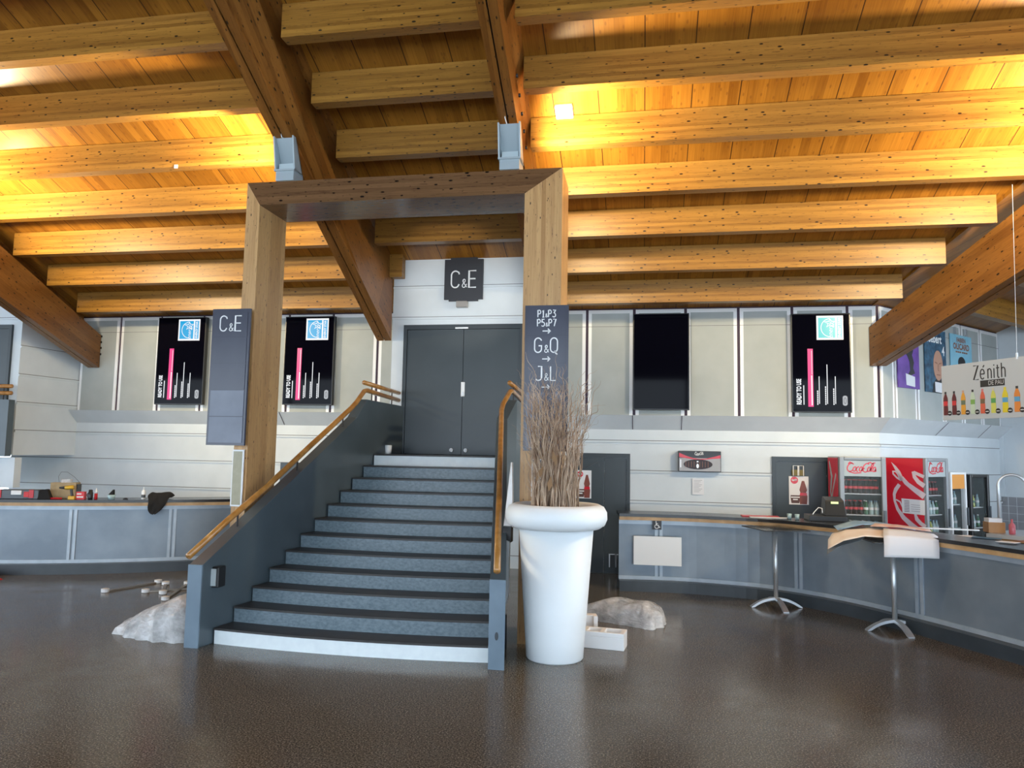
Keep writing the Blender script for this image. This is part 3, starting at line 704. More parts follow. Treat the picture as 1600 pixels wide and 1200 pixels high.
# screens
def screen(x0, z0, w, h, lab, on=True, cyan='e_cyan'):
    P = Plane((x0, 13.22, z0), (1, 0, 0), (0, 0, 1))
    t = thing('wall_screen', lab, 'screen', (x0+w/2, 13.25, z0), 0, 'portrait screens on the panelled wall')
    mb = MB(); P.rect(mb, 0, 0, w, h, -.09, 0); mb.build('casing', M['bezel'], t, bevel=.004)
    mb = MB(); P.rect(mb, .018, .018, w-.018, h-.018, 0, .004); g = mb.build('display', M['screen'], t)
    mb = MB(); P.rect(mb, w*.2, -.0, w*.8, h, -.13, -.09); mb.build('wall_bracket', M['bolt'], t)
    if not on: return
    U = lambda u: u*w; V = lambda v: (1-v)*h      # u to the right, v down
    def rc(mb, u0, v0, u1, v1, h0=.004, h1=.006): P.rect(mb, U(u0), V(v1), U(u1), V(v0), h0, h1)
    mb = MB(); rc(mb, .43, .025, .88, .27); mb.build('logo_border', M['e_white'], g)
    mb = MB(); rc(mb, .46, .045, .745, .25, .006, .008); rc(mb, .775, .045, .855, .25, .006, .008); lg = mb.build('logo_field', M[cyan], g)
    mb = MB(); P.line(mb, [(U(x), V(y)) for x, y in arc(.66, .148, .155, .092, 90, 270, 12)], .012, .008, .010)
    P.line(mb, [(U(x), V(y)) for x, y in ((.66, .060), (.64, .082), (.56, .088), (.63, .105), (.60, .140), (.66, .118), (.72, .135), (.70, .105), (.74, .085), (.68, .082), (.66, .060))], .012, .008, .010)
    font_text(mb, P, 'energy', U(.665), V(.175), .11, .95, 90, h1=.010, shear=.3); mb.build('logo_mark', M['e_white'], lg)
    mb = MB(); font_text(mb, P, 'ENERGY STAR', U(.815), V(.148), .062, .86, 90, h1=.010, bold=.002); mb.build('logo_text', M['e_white'], lg)
    mb = MB(); rc(mb, .27, .36, .36, .945); bar = mb.build('pink_bar', M['e_pink'], g)
    mb = MB(); rc(mb, .325, .63, .345, .93, .006, .008); rc(mb, .335, .38, .343, .62, .006, .008); mb.build('bar_text', M['e_white'], bar)
    mb = MB(); font_text(mb, P, 'READY TO USE', U(.12), V(.795), .105, .62, 90, h1=.007, bold=.004)
    rc(mb, .19, .73, .205, .925); mb.build('headline', M['e_white'], g)
    mb = MB()
    for u, va, vb in ((.42, .795, .64), (.555, .745, .52), (.69, .76, .64)):
        v = .925
        while v > va: rc(mb, u, v-.017, u+.018, v); v -= .021
        rc(mb, u+.032, vb, u+.045, .915)
    mb.build('menu_text', M['e_white'], g)
    mb = MB(); P.poly(mb, [(U(x), V(y)) for x, y in arc(.885, .85, .04, .018, 0, -180, 8)+arc(.885, .915, .04, .018, 180, 0, 8)], .004, .006); pill = mb.build('pill_logo', M['e_grey'], g)
    mb = MB(); P.line(mb, [(U(x), V(y)) for x, y in arc(.885, .883, .018, .03, 0, 360, 14)], .006, .006, .008); mb.build('pill_mark', M['sign_black'], pill)
screen(-9.63, 2.92, 1.05, 1.75, 'lit portrait screen reading READY TO USE left of the tall C&E sign')
screen(-6.88, 2.93, 1.02, 1.72, 'lit portrait screen between the left portal post and the stair door')
screen(-.19, 2.89, .98, 1.72, 'switched-off black portrait screen on the right part of the wall', on=False)
screen(2.50, 2.87, .96, 1.70, 'lit portrait screen with turquoise logo beside the right roof beam', cyan='e_turq')

# =================================================================== BAR COUNTERS
def smooth_path(pts, n=6):
    out = []
    for i in range(len(pts)-1):
        p0 = Vector(pts[max(i-1, 0)]); p1 = Vector(pts[i]); p2 = Vector(pts[i+1]); p3 = Vector(pts[min(i+2, len(pts)-1)])
        for j in range(n):
            u = j/n; out.append(.5*((2*p1)+(-p0+p2)*u+(2*p0-5*p1+4*p2-p3)*u*u+(-p0+3*p1-3*p2+p3)*u**3))
    out.append(Vector(pts[-1])); return out
def offs(path, d):
    r = []
    for i, p in enumerate(path):
        t_ = (path[min(i+1, len(path)-1)]-path[max(i-1, 0)]).normalized(); r.append(p+Vector((-t_.y, t_.x))*d)
    return r
def strip(path, a, b, z0, z1):
    mb = MB(); A = offs(path, a); B = offs(path, b); n = len(path)
    vs = []
    for i in range(n): vs += [(A[i].x, A[i].y, z0), (B[i].x, B[i].y, z0), (B[i].x, B[i].y, z1), (A[i].x, A[i].y, z1)]
    fs = [(3, 2, 1, 0), (4*n-4, 4*n-3, 4*n-2, 4*n-1)]
    for i in range(n-1):
        for k in range(4): fs.append((4*i+k, 4*i+(k+1) % 4, 4*i+4+(k+1) % 4, 4*i+4+k))
    mb.add(vs, fs); return mb
def counter(lab, pts, seams, dz):
    path = smooth_path(pts); t = thing('bar_counter', lab, 'bar counter', (path[0].x, path[0].y, 0), 0, 'curved bar counters')
    strip(path, .02, .55, 0, .16).build('plinth', M['kick'], t)
    strip(path, .20, .26, .14, 1.03+dz).build('front_core', M['kick'], t)
    strip(path, .185, .205, .19, 1.0+dz).build('front_panel', M['bar_panel'], t)
    strip(path, .165, .19, .16, .215).build('bottom_trim', M['alu'], t); strip(path, .165, .19, .955+dz, 1.02+dz).build('top_trim', M['alu'], t)
    for s in seams:
        i = int(s*(len(path)-1)); seg = path[i:i+2]
        d = (seg[1]-seg[0]).normalized(); q = [seg[0], seg[0]+d*.05]
        for off in (0, .075):
            q2 = [seg[0]+d*off, seg[0]+d*(off+.045)]; strip(q2, .168, .19, .21, .96+dz).build('vertical_trim', M['alu'], t)
    strip(path, .10, .14, 1.02+dz, 1.075+dz).build('wooden_edge', M['edge_wood'], t)
    strip(path, .09, .72, 1.075+dz, 1.12+dz).build('worktop', M['counter'], t)
    return t
ptsR = [(-.36, 11.715), (.30, 11.78), (.906, 11.753), (1.794, 11.505), (2.536, 10.913), (3.091, 10.12), (3.518, 9.36), (3.874, 8.661), (4.5, 7.3), (4.9, 6.0)]
counter('curved bar counter on the right under the fridges and high tables', ptsR, (.10, .385, .575, .78), .06)
ptsL = [(-12.6, 9.9), (-11.4, 10.05), (-10.1, 10.374), (-8.84, 10.85), (-7.72, 11.49), (-6.9, 12.1), (-6.4, 12.6)]
counter('curved bar counter on the left with grey panels and tools on top', ptsL, (.02, .465, .655, .90), .07)

# =================================================================== POT AND WILLOW
PX, PYy = -.905, 7.84
t = thing('tall_planter', 'tall tapering white planter with a thick rolled rim beside the stair', 'planter', (PX, PYy, 0))
mb = MB(); mb.lathe([(.285, 0), (.297, .015), (.310, .2), (.395, 1.36), (.36, 1.36), (.34, 1.3), (.27, .1), (.0001, .1)], (PX, PYy), 48); mb.build('body', M['pot'], t, smooth=True)
mb = MB(); mb.lathe([(.40, 1.33), (.46, 1.335), (.51, 1.37), (.535, 1.43), (.532, 1.50), (.50, 1.555), (.45, 1.58), (.38, 1.575), (.345, 1.54), (.335, 1.45), (.345, 1.36), (.40, 1.33)], (PX, PYy), 56); mb.build('rim', M['pot'], t, smooth=True)
mb = MB(); mb.lathe([(.0001, 1.40), (.337, 1.40), (.337, 1.42), (.0001, 1.42)], (PX, PYy), 32); mb.build('soil', M['soil'], t)
t = thing('willow_branches', 'bundle of dry corkscrew willow branches standing in the white planter', 'dried branches', (PX, PYy, 1.42))
rng = random.Random(3)
def curl(mb, p, L, r, out):
    a = rng.uniform(0, 6.28); d = Vector((out[0]+rng.gauss(0, .25), out[1]+rng.gauss(0, .25), 1.0)).normalized(); e1 = d.orthogonal().normalized(); e2 = d.cross(e1)
    n = 8; q = []; am = rng.uniform(.012, .035); fq = rng.uniform(6, 11)
    for i in range(n+1):
        u = i/n; q.append(p+d*L*u+e1*(am*(u**.7)*(math.sin(fq*u+a)-math.sin(a)))+e2*(am*(u**.7)*(math.cos(fq*u+a)-math.cos(a))))
    mb.tube(q, r, 4, [r*(1-.75*i/n) for i in range(n+1)])
def twig(mb, top, spread, r0, wig):
    a = rng.uniform(0, 2*math.pi); rr = .25*math.sqrt(rng.random()); x, y = PX-.02+rr*math.cos(a), PYy+rr*math.sin(a)
    n = 18; z0 = 1.42; pts = []; ph = rng.uniform(0, 6.28); ph2 = rng.uniform(0, 6.28); fr = rng.uniform(7, 16)
    ex = spread*math.cos(a)*rr/.25+rng.gauss(0, .055); ey = spread*math.sin(a)*rr/.25+rng.gauss(0, .055)
    for i in range(n+1):
        u = i/n; g = u**2.2; w = wig*(.35+u*1.2)
        pts.append((x+ex*g+w*math.sin(fr*u+ph), y+ey*g+w*math.cos(fr*u*.9+ph2), z0+(top-z0)*u))
    mb.tube(pts, r0, 5, [r0*(1-.72*i/n) for i in range(n+1)]); return pts
for i in range(100):
    mb = MB(); top = 1.42+(rng.uniform(.75, 1.30) if i % 4 else rng.uniform(1.2, 1.5))
    pts = twig(mb, top, .08, rng.uniform(.006, .012), .017)
    for q in (10, 13, 16, 18):
        p = Vector(pts[q]); curl(mb, p, rng.uniform(.14, .32), .0042, ((p.x-PX)*1.2, (p.y-PYy)*1.2))
    mb.build('branch', (M['twig'], M['twig2'], M['twig'], M['twig2'], M['twig2'])[i % 5], t)
mb = MB()
for i in range(120):
    pts = twig(mb, 1.42+rng.uniform(.4, 1.1), .06, rng.uniform(.0035, .007), .018)
    if i % 2: p = Vector(pts[-1]); curl(mb, p, rng.uniform(.15, .3), .0028, ((p.x-PX)*1.5, (p.y-PYy)*1.5))
o = mb.build('fine_twigs', M['twig2'], t); o['kind'] = 'stuff'
for i, (dx, dy, dz, a) in enumerate(((-.19, -.2, 1.82, .6), (.02, -.27, 1.98, -.3), (-.05, -.28, 1.72, .2))):
    mb = MB(); b = Vector((PX+dx, PYy+dy, dz)); L = .16
    mb.add([b, b+Vector((.03+a*.05, -.01, L*.4)), b+Vector((a*.12, 0, L)), b+Vector((-.03+a*.05, .01, L*.5))], [(0, 1, 2, 3)])
    mb.add([(v[0], v[1]+.004, v[2]) for v in mb.v], [(3, 2, 1, 0)]); mb.build('dry_leaf', M['brownp'], t)

# =================================================================== HIGH TABLES
def high_table(x, y, rz, lab, foot=0.0):
    t = thing('high_table', lab, 'table', (x, y, 0), rz, 'high tables by the right bar')
    def lb(f, n, m, **k): mb = MB(); f(mb); return mb.build(n, m, t, world=False, **k)
    lb(lambda b: b.tube([(0, 0, .11), (0, 0, 1.085)], .03, 16), 'pole', M['metal'], smooth=True)
    for a in range(4):
        w = a*math.pi/2+foot-rz; dx, dy = math.cos(w), math.sin(w); pts = []
        mb = MB(); n = 8; vs = []; fs = []
        for i in range(n+1):
            u = i/n; r = .36*u; z = .125*(1-u**2.2); hw = .03+.008*u; th = .022
            cx, cy = dx*r, dy*r; px, py = -dy*hw, dx*hw
            vs += [(cx+px, cy+py, z+th*.6), (cx-px, cy-py, z+th*.6), (cx-px, cy-py, max(0, z-th)), (cx+px, cy+py, max(0, z-th))]
        for i in range(n):
            for k in range(4): fs.append((4*i+k, 4*i+(k+1) % 4, 4*i+4+(k+1) % 4, 4*i+4+k))
        fs += [(3, 2, 1, 0), (4*n, 4*n+1, 4*n+2, 4*n+3)]; mb.add(vs, fs); mb.build('foot', M['metal'], t, world=False)
    lb(lambda b: b.box((-.12, -.12, 1.075), (.12, .12, 1.09)), 'top_plate', M['metal'])
    lb(lambda b: b.box((-.34, -.34, 1.09), (.34, .34, 1.105)), 'tabletop', M['table_glass'], bevel=.004)
    return t
high_table(1.84, 11.10, R(20), 'steel high table with bare dark square top in front of the bar', R(12))
high_table(3.06, 10.02, R(4), 'steel high table hidden under printed sheets at the bar', R(12))
# sheets draped on the second table
def sheet(name, lab, pts_rows, m, under=None):
    mb = MB(); nr, nc = len(pts_rows), len(pts_rows[0]); vs = [p for r_ in pts_rows for p in r_]
    fs = [(i*nc+j, i*nc+j+1, (i+1)*nc+j+1, (i+1)*nc+j) for i in range(nr-1) for j in range(nc-1)]
    mb.add(vs, fs); o = mb.build(name, m, smooth=True)
    so = o.modifiers.new('thick', 'SOLIDIFY'); so.thickness = .002; su = o.modifiers.new('sub', 'SUBSURF'); su.levels = su.render_levels = 2; su.subdivision_type = 'SIMPLE' if m is not M['matblack'] else 'CATMULL_CLARK'
    if lab: tag(o, lab, 'poster sheet', 'sheets on the high table')
    return o
def drape(cx, cy, rz, L, Wd, over, z, name, lab, m, sag=.03, bl=0):
    """a sheet lying on the table; `over` gives how far it hangs at its four sides (x-, x+, y-, y+)"""
    rows = []; n = 12; ca, sa = math.cos(rz), math.sin(rz)
    hx, hy = L/2, Wd/2
    for i in range(n+1):
        r_ = []
        for j in range(n+1):
            u = (-hx+L*i/n); v = (-hy+Wd*j/n)
            zz = z; uu, vv = u, v
            for s, lim, ov in ((-1, over[0], 0), (1, over[1], 0)):
                if s*u > lim: e = s*u-lim; uu = s*(lim+e*.35); zz -= e*.9*min(1, .35+e*2.2)
            for s, lim in ((-1, over[2]), (1, over[3])):
                if s*v > lim: e = s*v-lim; vv = s*(lim+e*.25); zz -= e*.95
            zz += .006*math.sin(u*9+v*6)+(bl*.5 if u < -.2 else 0)*0
            r_.append((cx+uu*ca-vv*sa, cy+uu*sa+vv*ca, zz))
        rows.append(r_)
    return sheet(name, lab, rows, m)
sheet('poster_sheet', 'large cream printed sheet bulging over the high table', [
 [(2.42, 10.32, 1.13), (2.60, 10.38, 1.19), (2.85, 10.42, 1.20), (3.12, 10.42, 1.19), (3.5, 10.36, 1.15)],
 [(2.30, 10.02, 1.08), (2.52, 10.05, 1.20), (2.80, 10.08, 1.235), (3.10, 10.08, 1.215), (3.5, 10.02, 1.16)],
 [(2.24, 9.78, .99), (2.42, 9.76, 1.10), (2.66, 9.74, 1.165), (2.92, 9.73, 1.155), (3.42, 9.74, 1.125)]], M['peach'])
sheet('poster_sheet', 'plain white sheet folded down over the front right of the high table', [
 [(2.95, 10.0, 1.245), (3.2, 10.0, 1.235), (3.52, 9.98, 1.20)], [(2.90, 9.84, 1.235), (3.2, 9.83, 1.225), (3.50, 9.80, 1.19)], [(2.86, 9.70, 1.18), (3.15, 9.68, 1.18), (3.46, 9.66, 1.16)],
 [(2.85, 9.655, 1.08), (3.14, 9.64, 1.08), (3.45, 9.62, 1.07)], [(2.84, 9.63, .94), (3.13, 9.62, .945), (3.44, 9.60, .95)]], M['paper'])
sheet('poster_sheet', 'blue printed sheet along the back of the high table', [
 [(2.48, 10.50, 1.21), (2.75, 10.56, 1.29), (3.1, 10.58, 1.27), (3.45, 10.52, 1.22)], [(2.46, 10.20, 1.185), (2.75, 10.16, 1.27), (3.05, 10.22, 1.262), (3.40, 10.22, 1.215)]], M['blue'])
sheet('poster_sheet', 'pink printed map sheet lying on top of the cream sheet', [
 [(2.92, 10.24, 1.285), (3.2, 10.26, 1.275), (3.56, 10.22, 1.235)], [(2.80, 10.02, 1.265), (3.15, 10.0, 1.265), (3.50, 9.99, 1.225)]], mottled('pink_map_print', (.70, .36, .28), (.80, .62, .54), 9, .5))
sheet('film_sheet', 'grey translucent sheet sticking out at the left of the high table', [
 [(2.34, 10.12, 1.06), (2.46, 10.14, 1.13), (2.72, 10.12, 1.19)], [(2.28, 9.98, .98), (2.44, 9.96, 1.07), (2.70, 9.90, 1.14)], [(2.26, 9.93, .90), (2.36, 9.86, 1.0), (2.62, 9.80, 1.10)]], mat('grey_film', (.25, .28, .31), .3, alpha=.7))

# =================================================================== THINGS ON AND AT THE RIGHT BAR
P = Plane((-.15, 11.835, .40), (1, .02, 0), (0, 0, 1))
mb = MB(); P.rect(mb, 0, 0, .73, .44, 0, .012); o = tag(mb.build('notice_board', M['white']), 'blank white panel fixed to the bar front near the dark doors', 'panel')
P = Plane((.14, 11.905, .94), (1, -.03, 0), (0, 0, 1))
mb = MB(); P.rect(mb, 0, 0, .14, .14, 0, .006); o = tag(mb.build('wheelchair_sticker', M['sign_black']), 'black square wheelchair symbol sticker under the bar top', 'sticker')
mb = MB(); P.line(mb, [(.055, .118), (.06, .07), (.09, .068), (.105, .035), (.118, .04)], .012, .006, .008); P.line(mb, [(.058, .095), (.085, .092)], .01, .006, .008)
P.line(mb, arc(.065, .048, .03, .03, 120, 370, 10), .009, .006, .008); P.poly(mb, arc(.055, .125, .009, .009, 0, 330, 11), .006, .008); mb.build('symbol', M['letter'], o)
# cola lightbox
P = Plane((.60, 13.25, 1.82), (1, 0, 0), (0, 0, 1)); w, h = .72, .36
t = thing('menu_lightbox', 'small drink lightbox with black and red band on the white wall', 'lightbox', P.o)
mb = MB(); P.rect(mb, 0, 0, w, h, -.14, 0); mb.build('casing', M['dark'], t, bevel=.006)
mb = MB(); P.rect(mb, .012, .012, w-.012, h*.66, 0, .004); mb.build('grey_panel', mat('lightbox_grey', (.40, .40, .42), .4), t)
mb = MB(); P.poly(mb, [(.012, .70*h), (.012, .90*h)]+[(.012+(w-.024)*u, h*(.90-.28*math.sin(u*3.0))) for u in (.2, .35, .5, .65, .8)]+[(w-.012, .82*h), (w-.012, .66*h)]+[(.012+(w-.024)*u, h*(.72-.14*math.sin(u*3.1))) for u in (.8, .65, .5, .35, .2)], .004, .007); mb.build('red_wave', M['cola_red'], t)
mb = MB(); cola_script(mb, P, w*.38, h*.80, .16, .008, .007, .009); mb.build('lettering', M['letter'], t)
mb = MB(); P.poly(mb, arc(w*.46, h*.36, w*.34, h*.24, 0, 345, 23), .004, .010); cl = mb.build('bottle_picture', M['cola'], t)
mb = MB()
for i in range(9): P.rect(mb, w*(.17+.065*i), h*.22, w*(.18+.065*i), h*.50, .010, .012)
mb.build('bottle_glints', M['skin2'], cl)
mb = MB(); P.poly(mb, arc(w*.45, h*.28, .022, .04, 0, 330, 11), .012, .014); P.rect(mb, w*.43, h*.46, w*.47, h*.52, .010, .013); P.rect(mb, .03, h*.2, .045, h*.58, .004, .008); mb.build('lit_spots', M['e_white'], t)
P = Plane((.82, 13.385, 1.42), (1, 0, 0), (0, 0, 1))
def notice(P, w, h, lab, rows, name='paper_notice'):
    mb = MB(); P.rect(mb, 0, 0, w, h, 0, .003); o = tag(mb.build(name, M['paper']), lab, 'notice')
    mb = MB(); z = h*.9
    for i in range(rows): P.rect(mb, w*.15, z-h*.02, w*(.85-.25*((i*7) % 3)/2), z, .003, .0042); z -= h*.8/rows
    mb.build('print', mat('faded_print', (.33, .33, .36), .7), o); return o
P.n  # plane of the wall
notice(Plane((.84, 13.382, 1.42), (1, 0, 0), (0, 0, 1)), .20, .28, 'A4 paper notice on the white wall below the drink lightbox', 9)
# posters on the two service doors
def cola_poster(P, w, h, lab):
    mb = MB(); P.rect(mb, 0, 0, w, h, 0, .004); t = tag(mb.build('drink_poster', M['paper']), lab, 'poster', 'drink posters on the service doors')
    mb = MB(); P.poly(mb, arc(w*.28, h*.86, w*.19, w*.19, 0, 345, 23), .004, .006); a = mb.build('red_disc', M['cola_red'], t)
    mb = MB(); cola_script(mb, P, w*.14, h*.84, w*.28, .006, .006, .008); mb.build('disc_lettering', M['letter'], a)
    mb = MB(); P.poly(mb, [(w*x, h*y) for x, y in ((.55, .02), (.90, .02), (.93, .30), (.86, .42), (.92, .52), (.84, .70), (.78, .84), (.66, .84), (.60, .70), (.53, .52), (.58, .42), (.52, .30))], .004, .006); b = mb.build('bottle_picture', mat('printed_cola', (.22, .05, .03), .4), t)
    mb = MB(); P.rect(mb, w*.56, h*.32, w*.90, h*.42, .006, .008); mb.build('bottle_label', M['cola_red'], b)
    mb = MB(); P.poly(mb, [(w*x, h*y) for x, y in ((.12, .05), (.52, .05), (.56, .22), (.56, .33), (.08, .33), (.08, .22))], .004, .0055); g = mb.build('glass_picture', mat('printed_glass', (.10, .04, .03), .4), t)
    mb = MB(); P.rect(mb, w*.10, h*.24, w*.54, h*.28, .0055, .007); P.rect(mb, w*.2, h*.16, w*.44, h*.2, .0055, .007); mb.build('ice_picture', M['letter'], g)
    return t
cola_poster(Plane((2.45, 13.365, 1.30), (1, 0, 0), (0, 0, 1)), .32, .48, 'drink poster with bottle and glass on the single dark door')
cola_poster(Plane((-1.20, 13.365, 1.30), (1, 0, 0), (0, 0, 1)), .28, .50, 'drink poster on the double service door behind the willow')
P = Plane((2.50, 13.365, 1.79), (1, 0, 0), (0, 0, 1))
mb = MB(); P.rect(mb, 0, 0, .20, .10, 0, .03); o = tag(mb.build('hanging_pocket', mat('olive_card', (.20, .16, .05), .6)), 'small dark pocket with white handles above the door poster', 'holder')
mb = MB()
for x in (.02, .11): P.line(mb, [(x, 0), (x, .17), (x+.075, .17), (x+.075, 0)], .010, .03, .036)
mb.build('handle', M['letter'], o)

# door closer arm on the left service door
mb = MB(); mb.tube([(-1.12, 13.36, 1.83), (-1.0, 13.33, 1.84), (-.80, 13.33, 1.96), (-.78, 13.34, 1.88)], .008, 6); tag(mb.build('bent_rod', M['greypl']), 'thin grey bent rod high on the double service door', 'rod')

# fridges ------------------------------------------------------------
def bottle_proto(name, m, lab, cap, label_m=None, h=.22, r=.032):
    mb = MB(); mb.lathe([(r*.9, 0), (r, .01), (r, h*.30), (r*.88, h*.36), (r, h*.5), (r*.9, h*.62), (r*.42, h*.82), (r*.38, h*.95)], (0, 0), 10); o = mb.build(name, m, None, world=False, smooth=True)
    mb = MB(); mb.lathe([(r*.45, h*.93), (r*.45, h)], (0, 0), 8); mb.build('cap', cap, o, world=False)
    if label_m: mb = MB(); mb.lathe([(r*1.03, h*.34), (r*1.03, h*.52)], (0, 0), 10); mb.build('label', label_m, o, world=False)
    return o
PROT = {'cola': bottle_proto('cola_bottle', M['cola'], '', M['label_red'], M['label_red']), 'lemon': bottle_proto('lemon_bottle', M['yel_b'], '', M['green_b'], M['green_b']),
        'green': bottle_proto('green_bottle', M['green_b'], '', M['letter'], M['letter']), 'water': bottle_proto('water_bottle', M['clear_b'], '', M['blue'], M['letter'])}
used = set()
def put(kind, loc, lab, grp):
    p = PROT[kind]
    o = p if kind not in used else copy_tree(p)
    used.add(kind); o.location = loc; tag(o, lab, 'bottle', grp)
def fridge(o0, u, w, dep, h, frame_m, side_m, lab, name='drinks_fridge', header=None, hh=.24, rows=(), side_art=None, door_w=.07, round_=True, desc='', ztop=None):
    """o0: lower corner nearest its left; u: along the front; body runs away from the viewer"""
    u = Vector(u).normalized(); nrm = u.cross(Vector((0, 0, 1))); P = Plane(o0, u, (0, 0, 1))
    t = thing(name, lab, 'fridge', o0, 0, 'glass-door fridges behind the right bar')
    b = MB(); s = .04
    P.rect(b, 0, 0, s, h, -dep, -.03); P.rect(b, w-s, 0, w, h, -dep, -.03); P.rect(b, s, h-s, w-s, h, -dep, -.03); P.rect(b, s, 0, w-s, .25, -dep, -.03); P.rect(b, s, .25, w-s, h-s, -dep, -dep+.03)
    b.build('cabinet', side_m, t)
    b = MB(); P.rect(b, s, .25, w-s, h-s, -dep+.03, -dep+.04); P.rect(b, s, .25, s+.01, h-s, -dep+.04, -.05); P.rect(b, w-s-.01, .25, w-s, h-s, -dep+.04, -.05); b.build('liner', M['fridge_in'], t)
    dw = door_w; b = MB(); P.rect(b, 0, .2, dw, h, -.03, .03); P.rect(b, w-dw, .2, w, h, -.03, .03); P.rect(b, dw, h-dw*.8, w-dw, h, -.03, .03); P.rect(b, dw, .2, w-dw, .32, -.03, .03)
    if round_:
        for cx, sg, a0 in ((dw, 1, 90), (w-dw, -1, 0)):
            pass
    d = b.build('door', frame_m, t, bevel=.012)
    zt = h-dw*.8
    if header:
        b = MB(); P.rect(b, dw, zt-hh, w-dw, zt, -.02, .012); hd = b.build('header_panel', header, t)
        b = MB(); cola_script(b, P, dw+(w-2*dw)*.06, zt-hh*.78, (w-2*dw)*.86, .016, .012, .016); 
        if header is M['header']: b.build('lettering', M['cola_red'], hd)
        zt -= hh
    b = MB(); P.rect(b, dw, .32, w-dw, zt, -.012, -.004); b.build('glass_pane', M['glass'], d)
    b = MB(); P.rect(b, w-dw*.75, 1.0, w-dw*.25, 1.3, .03, .055); b.build('door_handle', M['greypl'], d)
    zi = zt-.30
    for (zsh, kinds, rowlab) in rows:
        b = MB(); P.rect(b, s+.01, zsh-.015, w-s-.01, zsh, -dep+.06, -.07); b.build('shelf', M['shelf'], t)
        n = len(kinds); x0 = dw+.045; sp = (w-2*dw-.08)/max(1, n-1)
        for i, kd in enumerate(kinds):
            for r_ in range(2):
                p = P.p(x0+sp*i, zsh, -.14-.10*r_)
                put(kd, p, f'{ {"cola": "dark cola", "lemon": "yellow lemon", "green": "green glass", "water": "clear water"}[kd]} bottle in the row {rowlab} of the {desc}', f'{kd} bottles {rowlab} of the {desc}')
    return t, P
F1, P1 = fridge((3.06, 12.52, 0), (1, 0, 0), .69, .72, 2.13, M['fridge'], M['fridge'], 'silver cola fridge facing forward, left of the red-sided fridge', header=M['header'], hh=.25,
       rows=((1.55, ['cola']*7, 'on the top shelf'), (1.22, ['cola']*4+['green', 'water', 'water'], 'on the second shelf'), (.90, ['cola', 'green', 'lemon', 'green', 'water', 'water'], 'on the third shelf')), desc='forward-facing silver fridge')
# ribbon artwork strip to the left of the first fridge (its open side cover)
P = Plane((3.055, 13.20, .9), (0, -1, 0), (0, 0, 1))
mb = MB(); P.rect(mb, 0, 0, .62, 1.21, 0, .006); o = mb.build('side_panel', M['cola_red'], F1)
mb = MB(); P.line(mb, [(.10, 1.15), (.25, .9), (.16, .65), (.36, .35), (.52, .1)], [.04, .09, .06, .10, .04], .006, .008); P.line(mb, [(.52, .95), (.32, .7), (.16, .4), (.10, .1)], .05, .006, .008); mb.build('ribbon_artwork', M['header'], o)

C2 = Vector((4.48, 13.01, 0)); 
F2, P2 = fridge(C2, (1, 1, 0), .745, .66, 2.13, M['fridge'], M['greypl'], 'cola fridge with a big red lettered side panel, second from the left', header=M['header'], hh=.25,
       rows=((1.52, ['cola']*6, 'on the top shelf'), (1.20, ['lemon']*3+['water', 'water', 'green'], 'on the second shelf'), (.88, ['green', 'lemon', 'green', 'lemon', 'water', 'water'], 'on the third shelf')), desc='red-sided fridge')
B2 = Vector((4.01, 13.48, 0)); PS2 = Plane(B2, (C2-B2), (0, 0, 1)); L2 = (C2-B2).length
mb = MB(); PS2.rect(mb, 0, .05, L2-.02, 2.12, 0, .012); o = mb.build('side_panel', M['cola_red'], F2)
Zb, Zt = .92, 2.12
def sp(x, y): return ((x-85)/390*L2, Zt-(y-235)/775*(Zt-Zb))
def sps(l): return [sp(*p) for p in l]
mb = MB(); k = L2/390
PS2.line(mb, sps([(165, 280), (200, 330), (232, 385), (252, 440), (262, 472)]), [.004, 25*k, 38*k, 42*k, 30*k], .012, .014)
PS2.line(mb, sps([(258, 470), (215, 445), (180, 405), (178, 378), (205, 378), (245, 425), (300, 495), (380, 560), (472, 630)]), [20*k, 16*k, 14*k, 12*k, 14*k, 22*k, 36*k, 48*k, 60*k], .012, .014)
PS2.line(mb, sps([(272, 432), (320, 490), (390, 570), (472, 628)]), 10*k, .012, .015)
PS2.line(mb, sps([(372, 372), (385, 430), (420, 480), (474, 520)]), [26*k, 34*k, 40*k, 44*k], .012, .014); PS2.line(mb, sps([(378, 380), (430, 405), (474, 425)]), 30*k, .012, .014)
PS2.line(mb, sps([(238, 515), (202, 570), (185, 620), (186, 690), (215, 780), (270, 865), (350, 940), (432, 1005)]), [34*k, 36*k, 28*k, 20*k, 30*k, 42*k, 50*k, 56*k], .012, .014)
PS2.line(mb, sps([(186, 688), (205, 680), (240, 700), (262, 752), (300, 800)]), 13*k, .012, .015)
PS2.line(mb, sps([(380, 815), (395, 870), (430, 910), (474, 940)]), [20*k, 36*k, 36*k, 36*k], .012, .014)
PS2.poly(mb, sps([(282, 962), (302, 958), (306, 982), (286, 988)]), .012, .014)
mb.build('side_lettering', mat('pale_pink_print', (.72, .60, .66), .3), o)
mb = MB(); PS2.poly(mb, sps([(255, 662), (474, 668), (474, 822), (262, 815)]), .014, .018); n_ = tag(mb.build('paper_notice', M['paper']), 'white paper notice taped to the red side of the fridge', 'notice')
mb = MB()
for i in range(4): PS2.poly(mb, sps([(345, 720+22*i), (430, 722+22*i), (430, 726+22*i), (345, 724+22*i)]), .018, .0195)
for i in range(8): PS2.poly(mb, sps([(282, 680+16*i), (330, 681+16*i), (330, 689+16*i), (282, 688+16*i)]), .018, .0195)
mb.build('print', mat('notice_print', (.28, .22, .27), .7), n_)
